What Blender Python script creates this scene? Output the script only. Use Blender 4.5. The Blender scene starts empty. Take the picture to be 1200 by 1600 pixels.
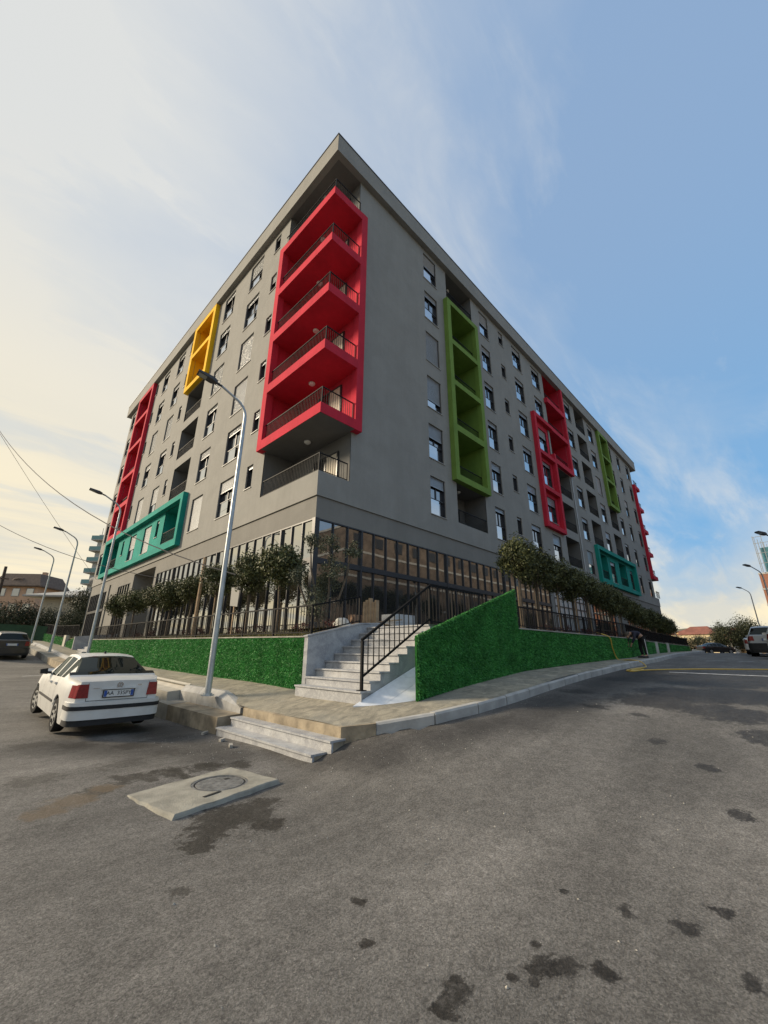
import bpy, math, random
import numpy as np
from mathutils import Vector, Matrix
R = math.radians
random.seed(7)
SC = bpy.context.scene
COL = SC.collection

# ---------------------------------------------------------------- camera
PITCH, AZ, ROLL, EYE = R(18.8773), R(44.49006), R(0.44414), 1.6
_fw = Vector((math.cos(AZ), math.sin(AZ), 0)); _rt = Vector((math.sin(AZ), -math.cos(AZ), 0)); _up = Vector((0, 0, 1))
_F = _fw * math.cos(PITCH) + _up * math.sin(PITCH)
_U = -_fw * math.sin(PITCH) + _up * math.cos(PITCH)
_r2 = _rt * math.cos(ROLL) + _U * math.sin(ROLL)
_u2 = -_rt * math.sin(ROLL) + _U * math.cos(ROLL)
cam_data = bpy.data.cameras.new('camera')
cam = bpy.data.objects.new('camera', cam_data); COL.objects.link(cam)
M = Matrix((_r2, _u2, -_F)).transposed().to_4x4(); M.translation = (0, 0, EYE)
cam.matrix_world = M
cam_data.sensor_fit = 'HORIZONTAL'; cam_data.sensor_width = 36.0
cam_data.lens = 36.0 * 634.818 / 1200.0
cam_data.clip_start = 0.05; cam_data.clip_end = 6000
SC.camera = cam

# ---------------------------------------------------------------- light
SUN_AZ, SUN_EL = R(130), R(23)
SUN_DIR = Vector((math.cos(SUN_AZ) * math.cos(SUN_EL), math.sin(SUN_AZ) * math.cos(SUN_EL), math.sin(SUN_EL)))
SC.view_settings.view_transform = 'Standard'
try: SC.view_settings.look = 'None'
except Exception: pass
SC.view_settings.gamma = 1; SC.view_settings.exposure = 0.5
SC.view_settings.use_curve_mapping = False
SC.cycles.use_denoising = True
SC.cycles.max_bounces = 6; SC.cycles.diffuse_bounces = 3; SC.cycles.glossy_bounces = 3
SC.cycles.transparent_max_bounces = 6

sun_d = bpy.data.lights.new('sun', 'SUN'); sun_d.energy = 3.6; sun_d.angle = R(11); sun_d.color = (1.0, 0.84, 0.62)
sun = bpy.data.objects.new('sun', sun_d); COL.objects.link(sun)
sun.rotation_euler = SUN_DIR.to_track_quat('Z', 'Y').to_euler(); sun.location = (-20, 40, 40)

world = bpy.data.worlds.new('World'); SC.world = world; world.use_nodes = True
nt = world.node_tree
class NT:
    """short hand for wiring shader nodes"""
    def __init__(s, nt): s.nt = nt
    def n(s, typ, **kw):
        nd = s.nt.nodes.new(typ)
        for k, v in kw.items():
            if k.startswith('i_'):
                key = k[2:]; key = int(key) if key.isdigit() else key.replace('_', ' ')
                s.set(nd.inputs[key], v)
            else: setattr(nd, k, v)
        return nd
    def set(s, sock, v):
        if isinstance(v, bpy.types.NodeSocket): s.nt.links.new(v, sock)
        elif isinstance(v, bpy.types.Node): s.nt.links.new(v.outputs[0], sock)
        else:
            if hasattr(sock.default_value, '__len__') and not hasattr(v, '__len__'): v = (v,) * len(sock.default_value)
            if hasattr(v, '__len__') and len(v) == 3 and len(sock.default_value) == 4: v = (*v, 1)
            sock.default_value = v
    def math(s, op, a, b=0.0, c=None, clamp=False):
        nd = s.nt.nodes.new('ShaderNodeMath'); nd.operation = op; nd.use_clamp = clamp
        s.set(nd.inputs[0], a); s.set(nd.inputs[1], b)
        if c is not None: s.set(nd.inputs[2], c)
        return nd.outputs[0]
    def vmath(s, op, a, b=None):
        nd = s.nt.nodes.new('ShaderNodeVectorMath'); nd.operation = op
        s.set(nd.inputs[0], a)
        if b is not None: s.set(nd.inputs[1], b)
        return nd.outputs['Value'] if op in ('DOT_PRODUCT', 'DISTANCE', 'LENGTH') else nd.outputs[0]
    def mix(s, f, a, b, blend='MIX'):
        nd = s.nt.nodes.new('ShaderNodeMix'); nd.data_type = 'RGBA'; nd.blend_type = blend
        s.set(nd.inputs[0], f); s.set(nd.inputs[6], a); s.set(nd.inputs[7], b)
        return nd.outputs[2]
    def ramp(s, v, lo, hi, a=0.0, b=1.0, smooth=True):
        nd = s.nt.nodes.new('ShaderNodeMapRange'); nd.interpolation_type = 'SMOOTHSTEP' if smooth else 'LINEAR'
        s.set(nd.inputs[0], v); s.set(nd.inputs[1], lo); s.set(nd.inputs[2], hi); s.set(nd.inputs[3], a); s.set(nd.inputs[4], b)
        return nd.outputs[0]
    def noise(s, vec, scale, detail=4, rough=0.55, dist=0.0):
        nd = s.nt.nodes.new('ShaderNodeTexNoise'); s.set(nd.inputs['Vector'], vec); nd.inputs['Scale'].default_value = scale
        nd.inputs['Detail'].default_value = detail; nd.inputs['Roughness'].default_value = rough; nd.inputs['Distortion'].default_value = dist
        return nd.outputs['Fac']

w = NT(nt)
for nd in list(nt.nodes): nt.nodes.remove(nd)
sky = w.n('ShaderNodeTexSky', sky_type='NISHITA', sun_disc=False, sun_elevation=SUN_EL, sun_rotation=math.pi / 2 - SUN_AZ,
          altitude=100, air_density=1.0, dust_density=1.2, ozone_density=1.6)
tc = w.n('ShaderNodeTexCoord')
sep = w.n('ShaderNodeSeparateXYZ', i_0=tc.outputs['Generated'])
dz = sep.outputs[2]
# closeness to the sun's side of the sky: 1 towards the sun, 0 opposite
cosun = w.vmath('DOT_PRODUCT', tc.outputs['Generated'], tuple(SUN_DIR))
side = w.ramp(cosun, 0.03, 0.84)
# high thin cloud: the dome seen as a flat deck overhead
dd = w.math('ADD', w.math('MAXIMUM', dz, 0.0), 0.16)
comb = w.n('ShaderNodeCombineXYZ', i_0=w.math('DIVIDE', sep.outputs[0], dd), i_1=w.math('DIVIDE', sep.outputs[1], dd), i_2=0.0)
mp = w.n('ShaderNodeMapping'); w.set(mp.inputs[0], comb); mp.inputs['Rotation'].default_value = (0, 0, R(35)); mp.inputs['Scale'].default_value = (0.55, 1.1, 1)
n1 = w.noise(mp.outputs[0], 0.9, 7, 0.55, 0.5)
mp2 = w.n('ShaderNodeMapping'); w.set(mp2.inputs[0], comb); mp2.inputs['Rotation'].default_value = (0, 0, R(20)); mp2.inputs['Scale'].default_value = (0.35, 1.6, 1); mp2.inputs['Location'].default_value = (3.1, 1.7, 0)
n2 = w.noise(mp2.outputs[0], 1.3, 8, 0.6, 0.3)
mp3 = w.n('ShaderNodeMapping'); w.set(mp3.inputs[0], comb); mp3.inputs['Rotation'].default_value = (0, 0, R(-28)); mp3.inputs['Scale'].default_value = (0.8, 2.6, 1); mp3.inputs['Location'].default_value = (0.4, 5.2, 0)
n3 = w.noise(mp3.outputs[0], 2.1, 9, 0.62, 0.8)
low = w.ramp(dz, 0.05, 0.55, 1.0, 0.0)
# how much veil hides the blue
veil = w.math('ADD', w.math('MULTIPLY', side, 0.95), w.math('MULTIPLY', w.math('SUBTRACT', n1, 0.455), 2.1))
veil = w.math('ADD', veil, w.math('MULTIPLY', w.ramp(n3, 0.44, 0.78), 0.30))
streak = w.math('MULTIPLY', w.ramp(n2, 0.50, 0.66), low)
veil = w.math('ADD', veil, w.math('MULTIPLY', streak, 0.75))
hz = w.ramp(dz, 0.03, 0.27, 1.0, 0.0)
veil = w.math('ADD', veil, w.math('MULTIPLY', hz, 1.05), clamp=True)
cream = (7.4, 6.4, 4.35); pale = (5.2, 5.3, 5.25)
warm = w.math('MULTIPLY', w.ramp(dz, 0.05, 0.80, 1.0, 0.0), w.ramp(cosun, 0.15, 0.90))
warm = w.math('MAXIMUM', warm, w.math('MULTIPLY', hz, 1.1), clamp=True)
veil_c = w.mix(warm, pale, cream)
# cloud thickness gives the veil darker bellies near the horizon
veil_c = w.mix(w.math('MULTIPLY', w.ramp(n2, 0.62, 0.38), w.math('MULTIPLY', low, 0.6)), veil_c, (3.6, 4.1, 4.55))
blue = w.mix(w.ramp(dz, 0.0, 0.9), (1.2, 3.05, 5.25), (2.05, 3.05, 4.6))
base = w.mix(0.9, w.vmath('MULTIPLY', sky.outputs[0], (1.5, 1.5, 1.5)), blue)
col = w.mix(veil, base, veil_c)
bg = w.n('ShaderNodeBackground', i_0=col, i_1=0.1)
out = w.n('ShaderNodeOutputWorld', i_0=bg)

# ---------------------------------------------------------------- helpers
class MB:
    """collects faces; build() links them as ONE mesh object"""
    def __init__(s): s.v = []; s.f = []; s.sm = False
    def add(s, vs, fs):
        k = len(s.v); s.v += [tuple(p) for p in vs]; s.f += [tuple(i + k for i in f) for f in fs]; return s
    def quad(s, a, b, c, d): return s.add([a, b, c, d], [(0, 1, 2, 3)])
    def box(s, a, b):
        x0, y0, z0 = [min(a[i], b[i]) for i in range(3)]; x1, y1, z1 = [max(a[i], b[i]) for i in range(3)]
        return s.add([(x0,y0,z0),(x1,y0,z0),(x1,y1,z0),(x0,y1,z0),(x0,y0,z1),(x1,y0,z1),(x1,y1,z1),(x0,y1,z1)],
                     [(0,3,2,1),(4,5,6,7),(0,1,5,4),(1,2,6,5),(2,3,7,6),(3,0,4,7)])
    def bar(s, p, q, w_, h_=None, up=(0, 0, 1)):
        p = Vector(p); q = Vector(q); h_ = h_ or w_; d = (q - p).normalized(); u = Vector(up)
        if abs(d.dot(u)) > 0.99: u = Vector((1, 0, 0))
        a = d.cross(u).normalized() * w_ / 2; b = a.cross(d).normalized() * h_ / 2
        return s.add([p-a-b, p+a-b, p+a+b, p-a+b, q-a-b, q+a-b, q+a+b, q-a+b], [(0,3,2,1),(4,5,6,7),(0,1,5,4),(1,2,6,5),(2,3,7,6),(3,0,4,7)])
    def prism(s, poly, d):
        """poly: list of 3-D points, swept by d"""
        n = len(poly); d = Vector(d); P = [Vector(p) for p in poly]
        return s.add(P + [p + d for p in P], [tuple(range(n))[::-1], tuple(range(n, 2*n))] + [(i, (i+1) % n, (i+1) % n + n, i + n) for i in range(n)])
    def tube(s, pts, r, n=8, cap=True):
        P = [Vector(p) for p in pts]; rr = r if hasattr(r, '__len__') else [r] * len(P); k = len(s.v); u = None
        for i, p in enumerate(P):
            d = (P[min(i+1, len(P)-1)] - P[max(i-1, 0)]).normalized()
            if u is None:
                u = Vector((0, 0, 1)) if abs(d.z) < .9 else Vector((1, 0, 0))
            u = (u - d * u.dot(d)).normalized(); v_ = d.cross(u)
            for j in range(n):
                a = 2 * math.pi * j / n; s.v.append(tuple(p + (u * math.cos(a) + v_ * math.sin(a)) * rr[i]))
        for i in range(len(P) - 1):
            for j in range(n):
                a = k + i*n + j; b = k + i*n + (j+1) % n; s.f.append((a, b, b + n, a + n))
        if cap: s.f.append(tuple(k + j for j in range(n))[::-1]); s.f.append(tuple(k + (len(P)-1)*n + j for j in range(n)))
        return s
    def lathe(s, prof, c=(0, 0, 0), n=16, axis='z', cap=True):
        k = len(s.v)
        for r_, h in prof:
            for j in range(n):
                a = 2 * math.pi * j / n; x, y = r_ * math.cos(a), r_ * math.sin(a)
                p = (x, y, h) if axis == 'z' else ((h, x, y) if axis == 'x' else (x, h, y))
                s.v.append((p[0] + c[0], p[1] + c[1], p[2] + c[2]))
        for i in range(len(prof) - 1):
            for j in range(n):
                a = k + i*n + j; b = k + i*n + (j+1) % n; s.f.append((a, b, b + n, a + n))
        if cap: s.f.append(tuple(k + j for j in range(n))[::-1]); s.f.append(tuple(k + (len(prof)-1)*n + j for j in range(n)))
        return s
    def mesh(s, name, mat, off=(0, 0, 0), smooth=False, jit=0.0):
        me = bpy.data.meshes.new(name)
        o = off
        me.from_pydata([(p[0]-o[0], p[1]-o[1], p[2]-o[2]) for p in s.v], [], s.f)
        if mat: me.materials.append(mat)
        if smooth:
            me.polygons.foreach_set('use_smooth', [True] * len(me.polygons))
            try: me.set_sharp_from_angle(angle=R(40))
            except Exception: pass
        me.update(); return me
    def build(s, name, mat, parent=None, smooth=False):
        """vertices are in world space when the parents are unrotated, else in the thing's own space"""
        off = wl(parent) if parent else (0, 0, 0)
        o = bpy.data.objects.new(name, s.mesh(name, mat, off, smooth)); COL.objects.link(o); o.parent = parent
        return o
LOCAL = set()
def wl(o):
    """where a parent stands; things built in their own space count as standing at the origin"""
    v = Vector((0, 0, 0)); p = o
    while p:
        if p.name in LOCAL: return (0, 0, 0)
        v += Vector(p.location); p = p.parent
    return tuple(v)
def inst(name, me, loc, rz=0.0, parent=None):
    o = bpy.data.objects.new(name, me); COL.objects.link(o); o.parent = parent
    off = wl(parent) if parent else (0, 0, 0)
    o.location = (loc[0]-off[0], loc[1]-off[1], loc[2]-off[2]); o.rotation_euler = (0, 0, rz); return o
def tag(o, label=None, cat=None, group=None, kind=None):
    if label: o['label'] = label
    if cat: o['category'] = cat
    if group: o['group'] = group
    if kind: o['kind'] = kind
    return o
def thing(name, label, cat, loc=(0, 0, 0), rz=0.0, group=None, local=False):
    o = bpy.data.objects.new(name, None); COL.objects.link(o); o.location = loc; o.rotation_euler = (0, 0, rz); o.empty_display_size = .2
    if local: LOCAL.add(o.name)
    return tag(o, label, cat, group)
def copy_tree(o, parent=None):
    c = o.copy(); COL.objects.link(c); c.parent = parent
    for ch in list(o.children): copy_tree(ch, c)
    return c

# ---------------------------------------------------------------- materials
def mat(name, color, rough=0.7, spec=0.5, metal=0.0, var=0.0, vscale=3.0, bump=0.0, bscale=40.0, coord='Object', coat=0.0):
    m = bpy.data.materials.new(name); m.use_nodes = True; t = NT(m.node_tree); b = m.node_tree.nodes['Principled BSDF']
    b.inputs['Roughness'].default_value = rough; b.inputs['Metallic'].default_value = metal; b.inputs['Specular IOR Level'].default_value = spec
    b.inputs['Coat Weight'].default_value = coat
    c = (*color, 1)
    tcn = t.n('ShaderNodeTexCoord'); pos = tcn.outputs[coord] if coord != 'World' else t.n('ShaderNodeNewGeometry').outputs['Position']
    if var:
        n_ = t.noise(pos, vscale, 5, .6)
        f = t.ramp(n_, .3, .7, 1 - var, 1 + var)
        t.set(b.inputs['Base Color'], t.vmath('MULTIPLY', c[:3], f))
    else: b.inputs['Base Color'].default_value = c
    if bump:
        bn = t.n('ShaderNodeBump'); bn.inputs['Strength'].default_value = bump; bn.inputs['Distance'].default_value = .02
        t.set(bn.inputs['Height'], t.noise(pos, bscale, 4, .6)); t.set(b.inputs['Normal'], bn.outputs[0])
    return m

def glass_mat(name, dark, refl, rough=0.02, tint=(.9, .93, .95)):
    """opaque coated glazing: dark room behind, mirror in front, stronger at grazing angles"""
    m = bpy.data.materials.new(name); m.use_nodes = True; t = NT(m.node_tree)
    for nd in list(m.node_tree.nodes): m.node_tree.nodes.remove(nd)
    d = t.n('ShaderNodeBsdfDiffuse'); d.inputs[0].default_value = (*dark, 1)
    g = t.n('ShaderNodeBsdfGlossy'); g.inputs['Roughness'].default_value = rough; g.inputs[0].default_value = (*tint, 1)
    # panes are never quite flat
    pos = t.n('ShaderNodeNewGeometry').outputs['Position']
    bn = t.n('ShaderNodeBump'); bn.inputs['Strength'].default_value = .02; bn.inputs['Distance'].default_value = .05
    t.set(bn.inputs['Height'], t.noise(pos, 1.3, 1, .5)); t.set(g.inputs['Normal'], bn.outputs[0])
    fr = t.n('ShaderNodeFresnel'); fr.inputs[0].default_value = 1.5
    f = t.math('ADD', refl, t.math('MULTIPLY', fr.outputs[0], 1.0 - refl), clamp=True)
    mx = t.n('ShaderNodeMixShader'); t.set(mx.inputs[0], f); t.set(mx.inputs[1], d); t.set(mx.inputs[2], g)
    o = t.n('ShaderNodeOutputMaterial'); t.set(o.inputs[0], mx)
    return m

def plaster(name, color, var=.065):
    m = bpy.data.materials.new(name); m.use_nodes = True; t = NT(m.node_tree); b = m.node_tree.nodes['Principled BSDF']
    pos = t.n('ShaderNodeNewGeometry').outputs['Position']
    b.inputs['Roughness'].default_value = .88; b.inputs['Specular IOR Level'].default_value = .3
    a = t.noise(pos, .8, 6, .62, .4); f = t.ramp(a, .28, .72, 1 - var, 1 + var)
    mpp = t.n('ShaderNodeMapping'); t.set(mpp.inputs[0], pos); mpp.inputs['Scale'].default_value = (2.2, 2.2, .16)
    st = t.noise(mpp.outputs[0], 1.6, 5, .6); f = t.math('MULTIPLY', f, t.ramp(st, .3, .7, 1 - var * .45, 1 + var * .3))
    fine = t.noise(pos, 60, 3, .6); f = t.math('MULTIPLY', f, t.ramp(fine, .3, .7, .94, 1.06))
    t.set(b.inputs['Base Color'], t.vmath('MULTIPLY', color, f))
    bn = t.n('ShaderNodeBump'); bn.inputs['Strength'].default_value = .25; bn.inputs['Distance'].default_value = .012
    t.set(bn.inputs['Height'], t.math('ADD', t.noise(pos, 90, 3, .7), t.math('MULTIPLY', t.noise(pos, 2.5, 3, .5), 2.5)))
    t.set(b.inputs['Normal'], bn.outputs[0])
    return m

GREY = (.270, .264, .246)
M_GREY = plaster('grey_render', GREY); M_GREYLOW = plaster('grey_render_base', (.215, .207, .190)); M_LOGGIA = plaster('grey_render_shaded', (.155, .153, .147))  # loggia grey is the wall render darkened, recess shade put into its colour
M_RED = plaster('red_render', (.50, .022, .046), .11); M_GREEN = plaster('green_render', (.155, .255, .05), .11)
M_YEL = plaster('yellow_render', (.80, .46, .010), .09); M_TEAL = plaster('teal_render', (.010, .25, .205), .12)
M_CAP = mat('dark_roof_metal', (.035, .035, .04), .5)
M_FRAME = mat('anthracite_frame', (.022, .022, .026), .45)
M_RAIL = mat('black_painted_steel', (.010, .010, .011), .6, .12)
M_RAILG = mat('grey_painted_steel', (.05, .05, .052), .5, .3)
M_SHUT = mat('roller_shutter_slats', (.33, .34, .35), .30, .5, .5, .05, 2)
M_SILL = mat('sill_stone', (.34, .33, .31), .5, var=.1)
M_PANE = glass_mat('window_glass', (.022, .022, .024), .32)
M_LOWPANE = glass_mat('balustrade_glass', (.05, .05, .055), .62)
M_SHOPL = glass_mat('shop_glass', (.03, .026, .022), .60, tint=(.86, .85, .80)); M_SHOPR = glass_mat('dim_shop_glass', (.032, .031, .030), .32, tint=(.84, .86, .88))  # same glazing twice; right copy made less reflective to dim its reflections
M_SHOPW = mat('whitened_glass', (.42, .45, .46), .25, .5, var=.08)
M_WHITE = mat('white_lamp', (.75, .75, .73), .4)
M_DOOR = mat('balcony_door', (.03, .03, .032), .4)
M_CURT = mat('curtain_blind', (.55, .49, .40), .8, var=.08)

def tps(P):
    P=np.array(P,float); n=len(P); X=P[:,:2]/10
    def U(r2): return np.where(r2>1e-12, r2*np.log(np.maximum(r2,1e-12)),0)
    d=((X[:,None]-X[None])**2).sum(-1)
    A=np.zeros((n+3,n+3)); A[:n,:n]=U(d)+np.eye(n)*2e-3; A[:n,n]=1; A[:n,n+1:]=X; A[n,:n]=1; A[n+1:,:n]=X.T
    w=np.linalg.solve(A,np.concatenate([P[:,2],[0,0,0]]))
    def f(x,y):
        x=np.asarray(x,float);y=np.asarray(y,float); q=np.stack([x,y],-1)/10
        d=((q[...,None,:]-X)**2).sum(-1)
        return U(d)@w[:n]+w[n]+q@w[n+1:]
    return f
ROADP=[(0,0,0),(-4,0,0),(0,-5,0),(2,3,.02),(3.4,4.4,.04),(2.5,6.2,.04),(4.13,5.49,.03),(4.6,5.35,.24),(4.95,5.05,.36),(5.74,4.43,.5),(6.75,4.19,.6),(8,4.2,.68),(9.54,4.2,.8),(12,4.2,.94),(16,4.25,1.12),(20.6,4.3,1.27),(29,5,1.45),(45,6,1.63),(60,8,1.66),
(5,1,.2),(6,2.6,.42),(8,1,.5),(12,1,.82),(16,1,1.03),(20,1,1.2),(30,2,1.42),(45,2,1.6),(75,8,1.58),(6,-5,.2),(10,-5,.55),(20,-5,1.15),(32,-5,1.4),(60,-5,1.6),
(4.1,8.6,0),(2.8,8.7,0),(4.1,12.8,-.02),(2,11,0),(0,11,0),(4.1,16,.16),(4.1,20,.36),(2,20,.36),(4.1,29.4,.74),(3,32.5,.95),(4.1,38,1.25),(2,45,1.6),(-5,11,0),(-5,20,.35),(-5,33,.95),(-5,45,1.6),(-5,5,0),(1,5,.01),
(-40,0,-.2),(-40,45,1.0),(-40,-40,-.4),(0,-40,-.3),(30,-40,.8),(70,-40,1.2),(110,8,1.4),(110,-40,1.3),(0,60,1.9)]
SIDEP=[(4.62,5.4,.47),(4.62,7,.47),(4.62,8.5,.48),(5.55,6,.66),(5.55,7,.66),(5.55,8.1,.66),(5.87,8.7,.74),(5.87,10.4,.79),(5.87,14.6,.84),(5.87,19.8,.93),(5.87,26,1.12),(5.87,32,1.38),(5.87,42,1.95),(4.8,9.2,.56),(4.8,10.3,.68),(4.8,12,.68),(4.8,15,.74),(4.8,20,.85),(4.8,26,1.08),(4.7,32.4,1.4),(4.6,41.3,1.95),(5,50,2.3),
(4.95,5.1,.5),(5.74,4.5,.64),(6.75,4.25,.76),(8,4.3,.85),(9.54,4.3,.97),(12,4.3,1.11),(16,4.3,1.27),(20.6,4.35,1.42),(29,5.05,1.58),(45,6.05,1.76),(60,8,1.8),(6.3,5.3,.72),(8,5.3,.92),(10.25,5.25,1.12),(14,5.2,1.25),(20.4,5.2,1.42),(29,6.1,1.58),(45,7,1.78),(5.9,5.8,.68)]
zr=tps(ROADP); zs=tps(SIDEP)

# ---------------------------------------------------------------- building
X0, Y0 = 8.2487, 11.5950
X1, Y1 = 61.42, 46.6
ZB, ZC, ZS = 2.18, 7.06, 25.70            # terrace, cornice line, soffit
FLOOR = 3.06
def zrow(k): return 10.08 + FLOOR * (k - 1)   # head of the windows of storey k
bld = thing('apartment_building', 'seven storey grey apartment block with red, green, yellow and teal framed balconies', 'building', (X0, Y0, ZB))

class Fac:
    """one street front: u runs along the wall, v is depth into the building (negative = proud)"""
    def __init__(s, right): s.right = right
    def p(s, u, v, z): return (u, Y0 + v, z) if s.right else (X0 + v, u, z)
    def box(s, mb, u0, u1, v0, v1, z0, z1): return mb.box(s.p(u0, v0, z0), s.p(u1, v1, z1))
    def rz(s): return 0.0 if s.right else -math.pi / 2
    def wall(s, mb, u0, u1, z0, z1, ops, v=0.0):
        """rectangle with openings (u0,u1,z0,z1,reveal depth)"""
        us = sorted({u0, u1, *[o[0] for o in ops], *[o[1] for o in ops]}); zs_ = sorted({z0, z1, *[o[2] for o in ops], *[o[3] for o in ops]})
        us = [u for u in us if u0 - 1e-6 <= u <= u1 + 1e-6]; zs_ = [z for z in zs_ if z0 - 1e-6 <= z <= z1 + 1e-6]
        for i in range(len(us) - 1):
            # merge the plain runs of each column
            j = 0
            while j < len(zs_) - 1:
                def hole(j): 
                    uc, zc = (us[i] + us[i+1]) / 2, (zs_[j] + zs_[j+1]) / 2
                    return any(o[0] < uc < o[1] and o[2] < zc < o[3] for o in ops)
                if hole(j): j += 1; continue
                k = j
                while k + 1 < len(zs_) - 1 and not hole(k + 1): k += 1
                mb.quad(s.p(us[i], v, zs_[j]), s.p(us[i+1], v, zs_[j]), s.p(us[i+1], v, zs_[k+1]), s.p(us[i], v, zs_[k+1])); j = k + 1
        for o in ops:
            d = o[4]
            if not d: continue
            a, b, c, e = o[:4]
            mb.quad(s.p(a, v, c), s.p(a, v + d, c), s.p(a, v + d, e), s.p(a, v, e)); mb.quad(s.p(b, v, c), s.p(b, v + d, c), s.p(b, v + d, e), s.p(b, v, e))
            mb.quad(s.p(a, v, c), s.p(b, v, c), s.p(b, v + d, c), s.p(a, v + d, c)); mb.quad(s.p(a, v, e), s.p(b, v, e), s.p(b, v + d, e), s.p(a, v + d, e))
        return mb
FR, FL = Fac(True), Fac(False)

_wm = {}
def window_meshes(w_, h, drop):
    """frame, panes, shutter and sill meshes in the window's own space: x along the wall, y inwards, z up from the sill"""
    key = (round(w_, 2), round(h, 2), round(drop, 2))
    if key in _wm: return _wm[key]
    big = w_ > .9; f = .055; y0, y1 = .15, .22
    fr = MB()
    fr.box((-w_/2, y0, 0), (-w_/2 + f, y1, h)); fr.box((w_/2 - f, y0, 0), (w_/2, y1, h)); fr.box((-w_/2 + f, y0, 0), (w_/2 - f, y1, f)); fr.box((-w_/2 + f, y0, h - f - .03), (w_/2 - f, y1, h))
    for sx in (-1, 1): fr.box((sx * w_/2, .06, 0), (sx * (w_/2 - .035), y0 - .002, h))     # shutter guides
    panes = []
    if big:
        fr.box((-.04, y0 + .004, f), (.04, y1, h - f - .03)); fr.box((-w_/2 + .036, .095, .86), (w_/2 - .036, .135, .90))
        fr.box((-w_/2 + f, y0 + .002, .80), (-.042, y1 - .002, .86)); fr.box((.042, y0 + .002, .80), (w_/2 - f, y1 - .002, .86))
        for a, b in ((-w_/2 + f, -.04), (.04, w_/2 - f)):
            m = MB(); m.box((a, y1 - .03, .86), (b, y1 - .022, h - f - .03)); panes.append(('pane', m.mesh('pane', M_PANE)))
            m = MB(); m.box((a, y1 - .03, f), (b, y1 - .022, .80)); panes.append(('pane', m.mesh('pane', M_PANE)))
        m = MB(); m.box((-w_/2 + .05, .108, .05), (w_/2 - .36 * w_, .118, .86)); panes.append(('balustrade_pane', m.mesh('balustrade_pane', M_LOWPANE)))
    else:
        m = MB(); m.box((-w_/2 + f, y1 - .03, f), (w_/2 - f, y1 - .022, h - f - .03)); panes.append(('pane', m.mesh('pane', M_PANE)))
    sh = MB(); d = max(drop, .04) * h; n = max(1, int(d / .055))
    for i in range(n):
        z1 = h - .002 - i * d / n; z0 = z1 - d / n
        sh.add([(-w_/2 + .037, .085, z1), (w_/2 - .037, .085, z1), (w_/2 - .037, .075, z0 + .012), (-w_/2 + .037, .075, z0 + .012), (w_/2 - .037, .085, z0), (-w_/2 + .037, .085, z0)], [(0, 1, 2, 3), (3, 2, 4, 5)])
    sh.box((-w_/2 + .037, .07, h - d - .03), (w_/2 - .037, .09, h - d))
    si = MB(); si.box((-w_/2 - .05, -.045, -.035), (w_/2 + .05, .15, -.001))
    _wm[key] = (fr.mesh('window', M_FRAME), panes, sh.mesh('roller_shutter', M_SHUT), si.mesh('sill', M_SILL)); return _wm[key]
def window(F, u0, u1, z0, z1, drop, v=0.0):
    fr, panes, sh, si = window_meshes(u1 - u0, z1 - z0, drop)
    o = inst('window', fr, F.p((u0 + u1) / 2, v, z0), F.rz(), bld)
    for nm, me in panes + [('roller_shutter', sh), ('sill', si)]:
        c = bpy.data.objects.new(nm, me); COL.objects.link(c); c.parent = o
    return o

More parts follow.
